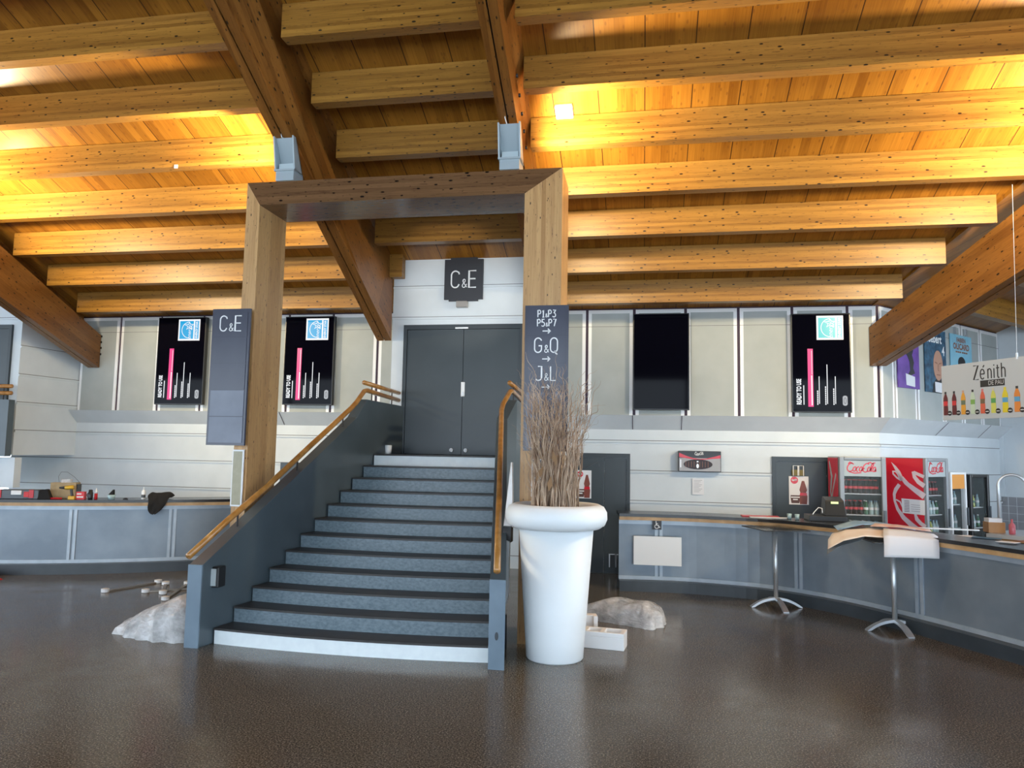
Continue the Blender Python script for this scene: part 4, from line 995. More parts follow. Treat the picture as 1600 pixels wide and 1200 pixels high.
fridge((5.06, 13.59, 0), (1, 1, 0), .56, .5, 1.90, M['white'], M['white'], 'small white fridge with an orange header', header=M['orange'], hh=.24,
       rows=((1.35, ['water']*4, 'on the upper shelf'), (.95, ['water']*4, 'on the lower shelf')), desc='orange-topped fridge', door_w=.05)
fridge((5.56, 14.09, 0), (1, 1, 0), .72, .5, 1.86, M['fridge_black'], M['fridge_black'], 'narrow black-framed glass fridge at the right end of the row',
       rows=((1.28, ['lemon', 'water', 'lemon', 'water'], 'on the upper shelf'), (.92, ['green', 'water', 'water', 'green'], 'on the lower shelf')), desc='black fridge', door_w=.07)

_b0 = MB.build
def _lift(dz):
    def f(s, *a, **k):
        s.v = [(v[0], v[1], v[2]+dz) for v in s.v]; return _b0(s, *a, **k)
    return f
MB.build = _lift(.06)
# till, drawer, cable, small things on the bar
t = thing('cash_register', 'black till with a small lit display on its drawer on the right bar', 'till', (2.75, 11.65, 1.12))
mb = MB(); mb.box((2.40, 11.55, 1.12), (2.92, 11.95, 1.20)); mb.build('cash_drawer', M['dark'], t, bevel=.006)
mb = MB(); mb.hexa([(2.63, 11.60, 1.20), (2.93, 11.60, 1.20), (2.93, 11.92, 1.20), (2.63, 11.92, 1.20)], [(2.65, 11.66, 1.42), (2.91, 11.66, 1.42), (2.91, 11.88, 1.47), (2.65, 11.88, 1.47)]); mb.build('printer', M['dark'], t, bevel=.01)
mb = MB(); mb.box((2.72, 11.62, 1.375), (2.82, 11.64, 1.405)); mb.build('display', M['e_green'], t)
mb = MB(); mb.tube([(2.46, 11.62, 1.215), (2.50, 11.68, 1.25), (2.56, 11.7, 1.31), (2.60, 11.66, 1.30), (2.60, 11.64, 1.235)], .007, 6); tag(mb.build('white_cable', M['white'], smooth=True), 'white power cable looping over the cash drawer', 'cable')
mb = MB(); mb.box((1.50, 11.95, 1.122), (2.05, 12.15, 1.135)); tag(mb.build('red_folder', M['red']), 'flat red folder lying on the right bar by the bare high table', 'folder')
mb = MB(); mb.box((1.60, 11.80, 1.122), (2.20, 11.93, 1.130)); tag(mb.build('paper_stack', M['paper']), 'white papers lying in front of the flat red folder', 'papers')
for x, y, l in ((2.16, 11.78, 'tilted clear glass lying on the bar end near the door'), (2.26, 11.72, 'upright clear glass on the bar near the door')):
    mb = MB(); mb.lathe([(.028, 1.122), (.036, 1.20), (.033, 1.20), (.026, 1.13)], (x, y), 14); tag(mb.build('drinking_glass', M['clear_b'], smooth=True), l, 'glass')
mb = MB(); mb.hexa([(3.55, 10.55, 1.15), (4.25, 10.5, 1.15), (4.25, 10.55, 1.15), (3.55, 10.60, 1.15)], [(3.55, 10.55, 1.165), (4.25, 10.5, 1.165), (4.25, 10.55, 1.165), (3.55, 10.60, 1.165)])
tag(mb.build('white_batten', M['white']), 'long thin white batten resting across the bar in front of the fridges', 'batten')
mb = MB(); a, b = Vector((5.07, 13.45, .95)), Vector((5.45, 13.62, .95))
mb = MB(); mb.hexa([a, a+Vector((.03, 0, 0)), a+Vector((.03, .03, 0)), a+Vector((0, .03, 0))], [(5.0, 13.5, 1.65), (5.03, 13.5, 1.65), (5.03, 13.53, 1.65), (5.0, 13.53, 1.65)])
MB.build = _b0
# sink corner
t = thing('back_counter', 'stainless back counter against the grey tiles, far right', 'counter', (6.3, 13.0, 0))
mb = MB(); mb.prism([(5.25, 12.75), (6.9, 11.3), (7.3, 11.8), (6.4, 13.6), (6.0, 13.6)], .92, .98); mb.build('worktop', M['metal'], t)
mb = MB(); mb.prism([(5.3, 12.78), (6.9, 11.4), (7.25, 11.8), (6.35, 13.55), (6.0, 13.55)], 0, .92); mb.build('cabinet', M['wood_plain'], t)
mb = MB(); n = 16; c = Vector((5.80, 13.1, 0)); u_ = Vector((.93, -.37, 0)).normalized()
pts = [c-u_*.19+Vector((0, 0, .98)), c-u_*.19+Vector((0, 0, 1.70))]+[c+u_*(.19*math.cos(R(180-a)))+Vector((0, 0, 1.70+.19*math.sin(R(a)))) for a in range(10, 180, 14)]+[c+u_*.19+Vector((0, 0, 1.66)), c+u_*.19+Vector((0, 0, 1.15))]
mb.tube(pts, .022, 10); o = tag(mb.build('spray_tap', M['metal'], smooth=True), 'tall arched steel spray tap over the tiled sink corner', 'tap')
mb = MB(); mb.lathe([(.04, .98), (.045, 1.0), (.045, 1.12), (.015, 1.16), (.015, 1.21)], (5.62, 12.75), 12); tag(mb.build('soap_bottle', mat('pink_soap', (.55, .12, .16), .25), smooth=True), 'pink soap bottle beside the arched tap', 'bottle')
mb = MB(); mb.box((5.36, 12.92, .98), (5.60, 13.12, 1.14)); tag(mb.build('wooden_box', M['wood_plain']), 'low wooden box by the black fridge', 'box')
mb = MB(); mb.box((5.37, 12.93, 1.14), (5.56, 13.1, 1.20)); tag(mb.build('paper_stack', M['paper']), 'white paper stack on the low wooden box', 'papers')
mb = MB(); mb.box((5.86, 12.55, .98), (6.05, 12.72, 1.26)); tag(mb.build('orange_box', M['orange']), 'orange carton at the right edge under the tap', 'box')
MB.build = _lift(.06)
# loose papers on the bar, right edge
for i, (x, y, w_, l_, rz, m) in enumerate(((3.92, 9.9, .16, .22, .4, 'paper'), (4.15, 9.7, .2, .3, 1.1, 'navy'), (4.3, 9.35, .2, .28, .2, 'skin2'), (4.1, 9.25, .16, .2, .8, 'paper'))):
    mb = MB(); P = Plane((x, y, 1.122+.004*i), (math.cos(rz), math.sin(rz), 0), (-math.sin(rz), math.cos(rz), 0)); P.rect(mb, 0, 0, w_, l_, 0, .003)
    tag(mb.build('leaflet', M[m]), ['small white leaflet on the bar beside the batten', 'dark leaflet on the bar under the bottle board', 'brown printed leaflet at the far right of the bar', 'white leaflet nearest the bar edge, far right'][i], 'leaflet')

MB.build = _b0
# wall posters above the right bar
def poster(a0, a1, z0, z1, m, lab):
    mb = MB(); PR.rect(mb, a0, z0, a1, z1, .06, .075); o = tag(mb.build('event_poster', M[m]), lab, 'poster', 'event posters above the right bar')
    for x in (a0+(a1-a0)*.25, a0+(a1-a0)*.75):
        c = MB(); PR.rect(c, x-.03, z1+.0, x+.03, z1+.14, .055, .09); c.build('clip', M['metal'], o)
    return o
def art(m, par, f, n='picture'):
    mb = MB(); f(mb); return mb.build(n, M[m] if isinstance(m, str) else m, par)
def W2(a0, a1, z0, z1): return lambda u, v: (a0+(a1-a0)*u, z1-(z1-z0)*v)
a0, a1, z0, z1 = .52, 1.26, 3.35, 4.42
o = poster(a0, a1, z0, z1, 'purple', 'purple event poster with a dancing figure above the right bar'); q = W2(a0, a1, z0, z1)
art('ink', o, lambda b: PR.poly(b, [q(*p) for p in ((.55, .34), (.66, .30), (.72, .36), (.66, .44), (.74, .56), (.70, .66), (.78, .74), (.60, .78), (.42, .80), (.56, .70), (.54, .56), (.46, .48), (.36, .42))], .075, .078), 'dancer')
art('paper', o, lambda b: PR.poly(b, [q(*p) for p in ((.34, .76), (.76, .80), (.76, .97), (.36, .95))], .078, .082), 'taped_notice')
a0, a1, z0, z1 = 1.47, 2.27, 3.33, 4.50
o = poster(a0, a1, z0, z1, 'navy', 'dark blue event poster with a bald man\'s face above the right bar'); q = W2(a0, a1, z0, z1)
f_ = art('skin', o, lambda b: PR.poly(b, [q(.60+.22*math.cos(R(a)), .56+.235*math.sin(R(a))*(1.0 if math.sin(R(a)) < 0 else 1.05)) for a in range(0, 360, 20)], .075, .079), 'face')
art('skin2', f_, lambda b: (PR.line(b, [q(.45, .52), q(.56, .535)], .022, .079, .081), PR.line(b, [q(.64, .535), q(.75, .52)], .022, .079, .081), PR.line(b, [q(.60, .54), q(.59, .64), q(.63, .65)], .014, .079, .081), PR.line(b, [q(.52, .715), q(.68, .715)], .018, .079, .081)), 'features')
art('ink', o, lambda b: PR.poly(b, [q(*p) for p in ((.30, 1), (.36, .86), (.50, .78), (.70, .78), (.88, .84), (1, .95), (1, 1))], .075, .078), 'shoulders')
art('letter', o, lambda b: font_text(b, PR, 'aldebert', *q(.40, .15), .22, .85, h1=.078, bold=.006), 'title')
art('letter', o, lambda b: font_text(b, PR, '4', *q(.86, .33), .24, .8, h1=.078, bold=.006), 'number')
art('paper', o, lambda b: PR.poly(b, [q(*p) for p in ((.42, .83), (.82, .84), (.82, 1.0), (.43, .99))], .079, .083), 'taped_notice')
a0, a1, z0, z1 = 2.45, 3.32, 3.34, 4.50
o = poster(a0, a1, z0, z1, 'sky', 'light blue event poster half hidden by the bottle board'); q = W2(a0, a1, z0, z1)
art('skin2', o, lambda b: (font_text(b, PR, 'FABIEN', *q(.5, .09), .12, .95, h1=.078, bold=.004), font_text(b, PR, 'OLICARD', *q(.5, .20), .16, .95, h1=.078, bold=.006), [PR.poly(b, [q(u, .275), q(u+.07, .275), q(u+.07, .30), q(u, .30)], .075, .078) for u in (.24, .33, .42, .53, .62, .71)]), 'title')
art('ink', o, lambda b: PR.poly(b, [q(.5+.17*math.cos(R(a)), .46+.10*math.sin(R(a))) for a in range(0, 360, 24)], .075, .079), 'dark_hair')
art('skin', o, lambda b: PR.poly(b, [q(.5+.14*math.cos(R(a)), .56+.12*math.sin(R(a))) for a in range(0, 360, 24)], .075, .078), 'face')

# hanging board with bottles
BO = Vector((3.31, 9.0, 2.555)); BU = Vector((.44, -.90, 0)); BL = 1.7; BH = .61
P = Plane(BO, BU, (0, 0, 1))
t = thing('hanging_board', 'grey hanging board with a row of printed bottles over the right bar', 'hanging board', BO)
mb = MB(); P.rect(mb, 0, 0, BL, BH, -.02, 0); mb.build('panel', M['board'], t)
ppm = 1600/140  # zoomed detail px per image px is only used to lay out the print proportionally
def bx(x): return (x-130)/1470*1.03      # picture of the board: 1470 units -> 1.03 m
mb = MB(); tx = "Ze'nith"; strokes(mb, P, tx, bx(715), .420, .150, .011, .80, 0, .003, centre=False); mb.build('title', M['ink'], t)
mb = MB(); P.rect(mb, bx(830), .335, bx(1232), .405, 0, .003); bar = mb.build('title_bar', M['ink'], t)
mb = MB(); font_text(mb, P, 'DE PAU', bx(1095), .370, .066, .80, h1=.005); mb.build('title_bar_text', mat('grey_letter', (.45, .45, .45), .5), bar)
bots = [((.10, .012, .012), (.55, .03, .03), 'k'), ((.09, .012, .014), (.5, .03, .03), 'k'), ((.62, .30, .03), (.12, .16, .10), 'o'), ((.45, .55, .42), (.18, .35, .08), 'k'), ((.55, .10, .05), (.15, .10, .05), 'r'),
        ((.52, .52, .10), (.08, .28, .08), 'w'), ((.62, .50, .02), (.08, .30, .52), 'y'), ((.60, .20, .03), (.08, .28, .48), 'k'), ((.50, .62, .40), (.2, .45, .3), 'k')]
xs = [195, 355, 520, 690, 860, 1040, 1232, 1420, 1590]
for i, x in enumerate(xs):
    c = bx(x); w = .029 if i < 6 else .033; h = .262; zb = .055
    mb = MB(); P.poly(mb, [(c-w, zb+.01), (c-w*.9, zb), (c+w*.9, zb), (c+w, zb+.01), (c+w*.95, zb+.09), (c+w*.82, zb+.12), (c+w, zb+.16), (c+w*.9, zb+.19), (c+w*.35, zb+.235), (c-w*.35, zb+.235), (c-w*.9, zb+.19), (c-w, zb+.16), (c-w*.82, zb+.12), (c-w*.95, zb+.09)], 0, .003)
    b_ = mb.build('printed_bottle', mat('bottle_print', bots[i][0], .4), t)
    mb = MB(); P.rect(mb, c-w*.9, zb+.105, c+w*.9, zb+.155, .003, .0045); mb.build('printed_label', mat('label_print', bots[i][1], .4), b_)
    mb = MB(); P.rect(mb, c-w*.4, zb+.236, c+w*.4, zb+.262, 0, .003); mb.build('printed_cap', mat('cap_print', {'k': (.02, .02, .02), 'o': (.5, .3, .2), 'r': (.5, .15, .15), 'w': (.5, .45, .35), 'y': (.6, .5, .05)}[bots[i][2]], .4), b_)
    mb = MB(); P.poly(mb, arc(c+.052, zb+.02, .027, .027, 0, 340, 17), .004, .006); dd = mb.build('price_disc', M['ink'], b_)
    mb = MB(); P.rect(mb, c+.034, zb+.015, c+.070, zb+.024, .006, .007); mb.build('disc_text', mat('disc_text', (.55, .55, .55), .5), dd)
for a, top in ((.92, (4.9, 7.9, 4.95)), (1.55, (4.5, 7.6, 5.3))):
    w_ = MB(); p0 = P.p(a, BH+.01, 0); w_.tube([p0, p0+Vector((0, 0, .06)), (p0.x+.08, p0.y+.12, 5.0)], .002, 5)
    w_.build('wire', M['letter'], t); w_ = MB(); w_.tube([p0-Vector((0, 0, .03)), p0+Vector((0, 0, .03))], .010, 6); w_.build('hook', M['letter'], t)

# =================================================================== THINGS ON THE LEFT BAR (top at 1.12)
ZC = 1.19
def lb(name, lab, cat): return thing(name, lab, cat)
t = thing('tool_case', 'dark grey open tool case with red corners on the left bar', 'tool case', (-10.1, 10.75, ZC))
RZ = R(19)
def lbx(name, m, par, c, w, d, z0, z1, **k):
    """box on the left bar, turned with the curve"""
    P = Plane((c[0], c[1], 0), (math.cos(RZ), math.sin(RZ), 0), (-math.sin(RZ), math.cos(RZ), 0)); mb = MB(); P.rect(mb, -w/2, -d/2, w/2, d/2, ZC+z0, ZC+z1); return mb.build(name, m, par, **k)
lbx('case', M['greypl'], t, (-10.15, 10.72), .62, .22, 0, .15, bevel=.012)
for x, y in ((-10.38, 10.52), (-9.92, 10.68)): lbx('red_latch', M['red'], t, (x, y), .07, .02, .02, .15)
lbx('handle', M['letter'], t, (-10.13, 10.60), .16, .02, .07, .14, bevel=.008)
lbx('label', M['label_red'], t, (-9.99, 10.655), .08, .02, .03, .12, bevel=.008)
P = Plane((-9.76, 10.80, 0), (math.cos(RZ), math.sin(RZ), 0), (-math.sin(RZ), math.cos(RZ), 0))
mb = MB(); mb.hexa([P.p(-.10, -.06, ZC), P.p(.10, -.06, ZC), P.p(.10, .06, ZC), P.p(-.10, .06, ZC)], [P.p(-.08, -.04, ZC+.15), P.p(.04, -.04, ZC+.165), P.p(.04, .04, ZC+.16), P.p(-.08, .04, ZC+.15)]); tag(mb.build('black_pouch', M['matblack']), 'slanted black pouch between the tool case and the cardboard box', 'pouch')
t = thing('cardboard_box', 'brown cardboard box standing on the left bar behind a yellow drill', 'box', (-9.6, 11.05, ZC))
lbx('carton', M['card'], t, (-9.62, 11.06), .40, .18, 0, .265, bevel=.004)
lbx('side_flap', M['dark'], t, (-9.42, 11.13), .015, .16, .01, .24)
t = thing('cordless_drill', 'yellow and black cordless drill in front of the cardboard box', 'drill', (-9.38, 10.88, ZC))
a = Vector((-9.38, 10.88, ZC)); u_ = Vector((.946, .325, 0))
mb = MB(); mb.tube([a-u_*.07+Vector((0, 0, .19)), a+u_*.06+Vector((0, 0, .20))], .034, 10); mb.build('motor_body', M['yellow'], t, smooth=True)
mb = MB(); mb.tube([a-u_*.07+Vector((0, 0, .19)), a-u_*.16+Vector((0, 0, .19))], .02, 10, [.026, .014]); mb.build('chuck', M['dark'], t)
mb = MB(); mb.tube([a+u_*.02+Vector((0, 0, .18)), a+u_*.045+Vector((0, 0, .05))], .021, 8); mb.build('grip', M['dark'], t)
lbx('battery', M['yellow'], t, (a.x+.04, a.y+.01), .10, .07, 0, .055, bevel=.006)
mb = MB(); mb.tube([(-9.66, 10.80, ZC+.014), (-9.50, 10.86, ZC+.014)], .014, 8); tag(mb.build('red_screwdriver', M['red'], smooth=True), 'red screwdriver lying at the foot of the cardboard box', 'screwdriver')
t = thing('red_carton', 'small red and white carton right of the drill', 'carton', (-9.25, 11.0, ZC))
lbx('carton', M['label_red'], t, (-9.24, 10.98), .125, .09, 0, .125)
mb = MB(); P = Plane((-9.24+.015, 10.98-.046, ZC), (math.cos(RZ), math.sin(RZ), 0), (0, 0, 1)); P.rect(mb, -.05, .03, .05, .05, 0, .004); P.rect(mb, -.05, .08, .02, .10, 0, .004); mb.build('white_band', M['letter'], t)
X, Y = -9.10, 11.02
t = thing('black_mug', 'black lidded mug on the left bar', 'mug', (X, Y, ZC))
mb = MB(); mb.lathe([(.034, ZC), (.040, ZC+.02), (.040, ZC+.11), (.032, ZC+.12), (.032, ZC+.15), (.026, ZC+.16)], (X, Y), 14); mb.build('cup', M['dark'], t, smooth=True)
mb = MB(); mb.tube([(X-.035, Y, ZC+.10), (X-.065, Y, ZC+.09), (X-.065, Y, ZC+.05), (X-.035, Y, ZC+.04)], .007, 6); mb.build('handle', M['dark'], t)
X, Y = -9.02, 11.05
t = thing('spray_can', 'red spray can with silver top on the left bar', 'spray can', (X, Y, ZC))
mb = MB(); mb.lathe([(.025, ZC), (.025, ZC+.10)], (X, Y), 14); mb.build('body', M['red'], t, smooth=True)
mb = MB(); mb.lathe([(.025, ZC+.10), (.023, ZC+.14), (.011, ZC+.16), (.011, ZC+.185)], (X, Y), 14); mb.build('nozzle_cap', M['letter'], t, smooth=True)
X, Y = -8.80, 11.14
mb = MB(); mb.lathe([(.05, ZC), (.062, ZC+.08), (.059, ZC+.08), (.048, ZC+.005)], (X, Y), 16); tag(mb.build('plastic_tub', M['clear_b'], smooth=True), 'clear plastic tub on the left bar with a black tip sticking out', 'tub')
mb = MB(); mb.hexa([(X-.05, Y-.03, ZC+.07), (X+.04, Y-.03, ZC+.07), (X+.04, Y+.03, ZC+.07), (X-.05, Y+.03, ZC+.07)], [(X+.03, Y-.01, ZC+.165), (X+.05, Y-.01, ZC+.165), (X+.05, Y+.01, ZC+.165), (X+.03, Y+.01, ZC+.165)]); tag(mb.build('black_wedge', M['matblack']), 'black pointed wedge stuck in the clear tub', 'wedge')
mb = MB(); mb.lathe([(.04, ZC), (.04, ZC+.01), (.018, ZC+.025)], (-8.61, 11.24), 12); tag(mb.build('black_puck', M['dark']), 'tiny black puck lying alone on the left bar', 'puck')
X, Y = -8.38, 11.38
t = thing('glue_bottle', 'white squeeze bottle beside the hanging black jacket', 'bottle', (X, Y, ZC))
mb = MB(); mb.lathe([(.030, ZC), (.034, ZC+.01), (.034, ZC+.13), (.014, ZC+.16)], (X, Y), 14); mb.build('body', M['white'], t, smooth=True)
mb = MB(); mb.lathe([(.014, ZC+.155), (.011, ZC+.19), (.004, ZC+.205)], (X, Y), 10); mb.build('nozzle', M['white'], t, smooth=True)
mb = MB(); mb.lathe([(.0345, ZC+.03), (.0345, ZC+.08)], (X, Y), 14); mb.build('label', M['greypl'], t, smooth=True)
# black jacket
rng2 = random.Random(5); rows = []
prof = [(.30, .015), (.24, .09), (.14, .135), (.05, .10), (.0, .02), (-.03, -.05), (-.035, -.12), (-.04, -.19), (-.045, -.25)]
c0 = Vector((-8.06, 11.37, ZC)); du = Vector((.87, .5, 0)).normalized(); dv = Vector((-.5, .87, 0)).normalized()
for i, (b, z) in enumerate(prof):
    r_ = []; hw = (.15, .19, .21, .20, .16, .14, .13, .10, .03)[i]; sh = (0, .01, .02, 0, -.02, -.03, -.05, -.07, -.09)[i]
    for j in range(9):
        a = -hw+2*hw*j/8
        r_.append(c0+du*(a+sh)+dv*(b+rng2.uniform(-.018, .018))+Vector((0, 0, z+rng2.uniform(-.025, .025)*(i > 0)-(.06 if j in (0, 8) and 0 < i < 4 else 0))))
    rows.append(r_)
o = sheet('black_jacket', None, rows, M['matblack']); tag(o, 'black jacket draped over the edge of the left bar', 'jacket')
X, Y = -9.6, 11.06
mb = MB(); mb.tube([(X-.15, Y, ZC+.27), (X-.17, Y, ZC+.36), (X-.12, Y, ZC+.44), (X, Y, ZC+.44), (X+.14, Y, ZC+.36), (X+.24, Y, ZC+.275)], .003, 5); tag(mb.build('thin_wire', M['greypl'], smooth=True), 'thin looping wire above the cardboard box', 'wire')
lbx('crumpled_wrapper', M['film'], None, (X, Y), .15, .08, .265, .32); tag(bpy.data.objects['crumpled_wrapper'], 'crumpled clear wrapper on top of the cardboard box', 'wrapper')
# dark hatch low on the wall behind the stair rail
mb = MB(); PW.rect(mb, -6.93, .9, -5.9, 1.82, 0, .03); tag(mb.build('wall_hatch', M['door']), 'dark hatch on the white wall just behind the left stair rail', 'hatch')
# framed poster on the left post
P = Plane((-4.935, 8.33, 1.42), (.38, -.28, 0), (0, 0, 1))
P = Plane((-4.905, 8.262, 1.40), (1, 0, 0), (0, 0, 1))
mb = MB(); P.rect(mb, 0, 0, .15, .68, 0, .015); o = tag(mb.build('framed_notice', M['letter']), 'narrow white-framed yellowed notice low on the left portal post', 'framed notice')
mb = MB(); P.rect(mb, .015, .02, .13, .66, .015, .018); mb.build('old_paper', mottled('old_paper', (.40, .37, .26), (.48, .45, .33), 9, .6), o)
P = Plane((-1.24, 8.262, 1.62), (1, 0, 0), (0, 0, 1))
mb = MB(); P.rect(mb, 0, 0, .22, .42, 0, .015); o = tag(mb.build('framed_notice', M['letter']), 'dark framed notice on the right portal post behind the willow', 'framed notice')
mb = MB(); P.rect(mb, .012, .012, .208, .408, .015, .018); o2 = mb.build('dark_print', M['greypl'], o)
mb = MB()
for z in (.08, .14, .2, .3, .36): P.rect(mb, .04, z, .18, z+.02, .018, .02)
mb.build('print_lines', M['letter'], o2)

# =================================================================== THINGS ON THE FLOOR
def crumple(name, lab, outline, h, seed, m=None, fold=.05, nf=7):
    """crumpled plastic film on the floor: folded, creased skin over the outline"""
    rg = random.Random(seed); c = Vector((sum(p[0] for p in outline)/len(outline), sum(p[1] for p in outline)/len(outline), 0))
    n = len(outline); S_ = 6; rings = 14; vs = []; fs = []; N = n*S_
    dirs = [(rg.uniform(0, 6.28), rg.uniform(3.5, 9), rg.uniform(0, 6.28)) for _ in range(nf)]
    def crease(x, y): return sum(abs(math.sin((x*math.cos(a)+y*math.sin(a))*f+p+.6*math.sin(y*7+a))) for a, f, p in dirs)/nf-.6
    for i in range(rings+1):
        u = 1-i/rings
        for k in range(N):
            a, b = outline[(k//S_) % n], outline[(k//S_+1) % n]; w = (k % S_)/S_; e = Vector((a[0]+(b[0]-a[0])*w, a[1]+(b[1]-a[1])*w, 0))
            p = c+(e-c)*(max(u, .01)*(1+.05*math.sin(k*1.7)*(u > .8)))+Vector((rg.uniform(-.012, .012), rg.uniform(-.012, .012), 0))*(0 < i)
            z = h(p.x, p.y)*(1-u**4)**.5+crease(p.x, p.y)*fold*4*(min(1, (1-u)*4)) if i else 0
            vs.append((p.x, p.y, max(.003 if i else 0, z)))
    for i in range(rings):
        for k in range(N): fs.append((i*N+k, i*N+(k+1) % N, (i+1)*N+(k+1) % N, (i+1)*N+k))
    fs.append(tuple(rings*N+k for k in range(N)))
    mb = MB(); mb.add(vs, fs); return tag(mb.build(name, m or M['film'], smooth=True), lab, 'plastic bag')
crumple('plastic_bag', 'large crumpled translucent plastic sheet on the floor left of the stair', [(-5.90, 7.62), (-5.55, 7.45), (-5.20, 7.38), (-4.86, 7.40), (-4.84, 8.2), (-5.0, 8.75), (-5.6, 8.5), (-5.95, 7.95)],
        lambda x, y: .12+.44*max(0, 1-abs(x+4.9)/.95)**1.1, 11, fold=.04)
crumple('plastic_bag', 'crumpled translucent plastic bag on the floor behind the white planter', [(-.80, 9.75), (-.45, 9.55), (-.1, 9.40), (.08, 9.28), (.26, 9.5), (.28, 9.85), (.1, 10.1), (-.4, 10.15)], lambda x, y: .25, 4, fold=.022)
mb = MB(); mb.hexa([(-5.75, 8.75, 0), (-5.0, 8.6, 0), (-4.95, 9.3, 0), (-5.7, 9.4, 0)], [(-5.75, 8.75, .14), (-5.0, 8.6, .16), (-4.95, 9.3, .14), (-5.7, 9.4, .12)]); tag(mb.build('wrapped_carton', M['card'], bevel=.01), 'beige carton half under the plastic sheet left of the stair', 'carton')
# white foam packing pieces
t = thing('foam_packing', 'long white foam packing block on the floor behind the planter', 'foam block', (-.4, 8.4, 0))
mb = MB(); P = Plane((-.66, 8.30, 0), (.99, -.12, 0), (.12, .99, 0))
P.rect(mb, 0, 0, .46, .24, 0, .13); P.rect(mb, 0, 0, .46, .035, .13, .18); P.rect(mb, 0, .205, .46, .24, .13, .18)
for a in (0, .19, .41): P.rect(mb, a, .03, a+.05, .21, .13, .18)
mb.build('block', M['foam'], t, bevel=.006)
mb = MB(); P = Plane((-.70, 8.75, 0), (.97, .2, 0), (-.2, .97, 0)); P.rect(mb, 0, 0, .18, .10, 0, .25); P.rect(mb, .13, -.05, .18, 0, .0, .25); tag(mb.build('foam_packing', M['foam'], bevel=.008), 'small upright white foam piece behind the long foam block', 'foam block')
# equipment behind the right stair wall
t = thing('packing_board', 'tall white packing board leaning behind the right stair wall', 'board', (-1.47, 8.0, 0))
mb = MB(); mb.hexa([(-1.50, 7.98, .36), (-1.42, 7.92, .58), (-1.42, 8.0, .58), (-1.50, 8.06, .36)], [(-1.50, 7.98, 1.18), (-1.42, 7.92, 1.15), (-1.42, 8.0, 1.15), (-1.50, 8.06, 1.18)]); mb.build('lower_board', M['foam'], t)
mb = MB(); mb.hexa([(-1.51, 8.05, 1.30), (-1.40, 8.0, 1.30), (-1.40, 8.08, 1.30), (-1.51, 8.13, 1.30)], [(-1.44, 8.05, 2.0), (-1.42, 8.0, 2.0), (-1.42, 8.08, 2.0), (-1.44, 8.13, 2.0)]); mb.build('upper_board', M['foam'], t)
mb = MB(); mb.box((-1.50, 7.96, 1.14), (-1.41, 8.10, 1.31)); mb.build('clamp', M['dark'], t)
mb = MB(); mb.tube([(-1.46, 8.0, .37), (-1.46, 8.02, 0)], .015, 6); mb.build('stand_leg', M['dark'], t)
# metal brackets and plate on the floor left
def bracket(p, q, lab):
    t = thing('steel_bracket', lab, 'bracket', (p[0], p[1], 0), 0, 'steel brackets on the floor')
    a, b = Vector((*p, .022)), Vector((*q, .022)); mb = MB(); d = (b-a).normalized(); n = d.cross(Vector((0, 0, 1)))*.022
    mb.hexa([a+n-Vector((0, 0, .02)), a-n-Vector((0, 0, .02)), b-n-Vector((0, 0, .02)), b+n-Vector((0, 0, .02))], [a+n, a-n, b-n, b+n]); mb.build('arm', mat('zinc', (.35, .32, .28), .4, .7), t)
    for e in (a, b):
        m2 = MB(); m2.lathe([(.03, .0), (.055, .005), (.055, .05), (.03, .055)], (e.x, e.y), 14); m2.build('end_cap', M['letter'], t)
bracket((-7.60, 9.62), (-7.35, 10.45), 'steel bracket with white end caps, leftmost on the floor'); bracket((-7.15, 10.35), (-6.75, 9.72), 'steel bracket lying crosswise in the middle of the floor pile')
bracket((-7.05, 9.75), (-6.45, 10.2), 'steel bracket pointing toward the plastic sheet'); bracket((-6.85, 10.45), (-6.45, 9.35), 'long steel bracket nearest the stair wall')
mb = MB(); P = Plane((-6.55, 10.0, .003), (.98, .17, 0), (-.17, .98, 0)); P.rect(mb, 0, 0, .75, .5, 0, .02); o = tag(mb.build('black_sign_plate', M['sign_black']), 'black plate with white lettering lying flat by the brackets', 'plate')
mb = MB()
for i in range(3): P.rect(mb, .08, .08+.14*i, .5, .16+.14*i, .02, .022)
mb.build('lettering', M['letter'], o)
mb = MB(); mb.hexa([(-10.25, 9.80, 0), (-9.82, 9.95, 0), (-9.75, 10.1, 0), (-10.25, 10.2, 0)], [(-10.25, 9.85, .10), (-9.90, 9.97, .05), (-9.88, 10.05, .05), (-10.25, 10.15, .10)]); tag(mb.build('red_tool_bag', M['red'], bevel=.01), 'red tool lying on the floor at the left edge', 'tool')
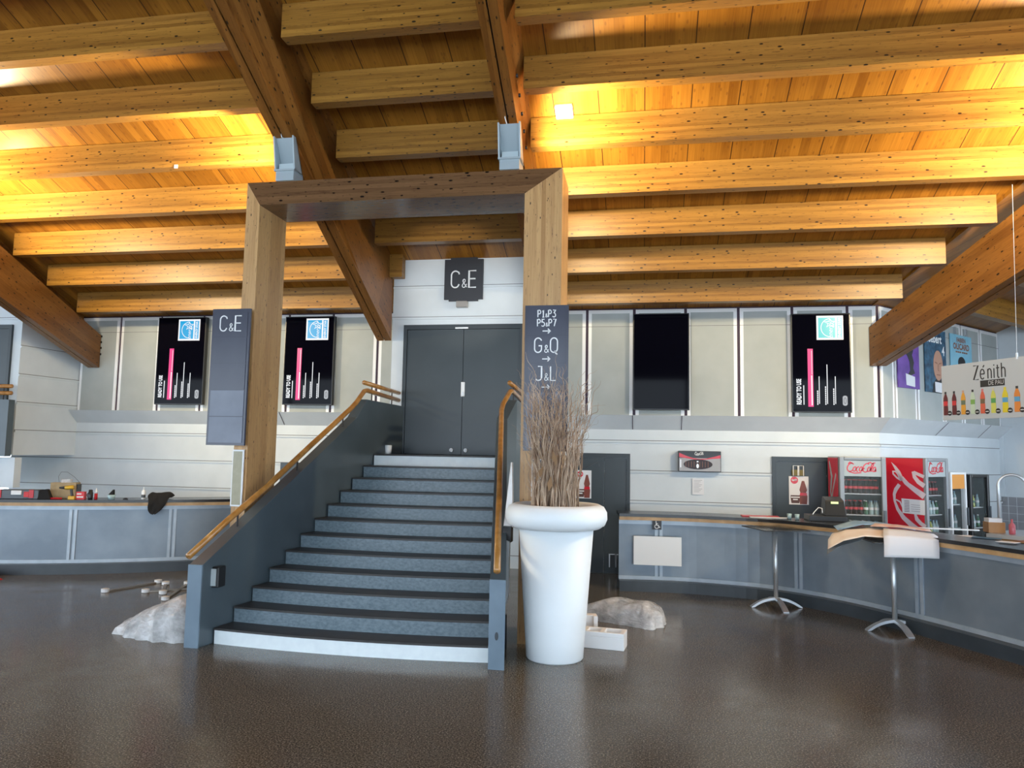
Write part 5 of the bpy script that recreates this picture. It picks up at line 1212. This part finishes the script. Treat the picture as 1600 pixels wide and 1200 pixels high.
# left stair at the far left: parapet top with rails
t = thing('stair_parapet', 'dark stair parapet with two wooden rails at the far left edge', 'parapet', (-11.9, 11.5, 1.85))
mb = MB(); mb.box((-14.5, 11.45, 1.86), (-11.245, 11.58, 2.88)); mb.build('side_wall', M['slate'], t)
for z in (3.0, 3.125):
    mb = MB(); mb.tube([(-14.5, 11.5, z), (-11.25, 11.5, z)], .036, 10); mb.build('handrail', M['rail'], t, smooth=True)
mb = MB(); mb.tube([(-11.42, 11.5, 2.86), (-11.42, 11.5, 3.1)], .011, 6); mb.build('rail_bracket', M['bolt'], t)

# small ceiling items
P = Plane((-1.30, 8.66, zdeck(8.66)-.0), (1, 0, 0), (0, -.937, .35))
t = thing('ceiling_light', 'small white square light on the boarded ceiling right of the portal', 'ceiling light', (-1.1, 8.7, 6.4))
nrm = Vector((0, -MS, -1)).normalized()
def on_deck(x, y, h): return Vector((x, y, zdeck(y)))+nrm*h
mb = MB(); q = [(-1.10, 8.78), (-.88, 8.78), (-.88, 8.98), (-1.10, 8.98)]
mb.hexa([on_deck(x, y, .05) for x, y in q], [on_deck(x, y, 0) for x, y in q]); mb.build('housing', M['white'], t, bevel=.012)
mb = MB(); q = [(-1.08, 8.80), (-.90, 8.80), (-.90, 8.96), (-1.08, 8.96)]
mb.hexa([on_deck(x, y, .056) for x, y in q], [on_deck(x, y, .05) for x, y in q]); mb.build('lens', em('ceiling_lens', (.95, .97, 1), .9), t)
mb = MB(); mb.box((-6.43, 8.945, 5.95), (-6.38, 8.958, 6.0)); tag(mb.build('paper_tag', M['letter']), 'tiny white tag on a joist in the left ceiling bay', 'tag')
# bolt heads on the beams near the portal
t = None
def bolt_row(pts, lab):
    t = thing('bolt_row', lab, 'bolts', pts[0])
    for p in pts:
        mb = MB(); mb.tube([p, (p[0]+.02, p[1], p[2])], .022, 8); mb.build('bolt', M['bolt'], t)
bolt_row([(XRb0(y), y, zdeck(y)-.85+.0) for y in (7.4, 7.65, 7.9, 8.15, 8.4)], 'row of dark bolt heads on the right middle roof beam')
bolt_row([(-11.02, 13.34, z) for z in (3.95, 4.08, 4.2, 4.32)], 'dark bolt heads at the wall end of the far left roof beam')
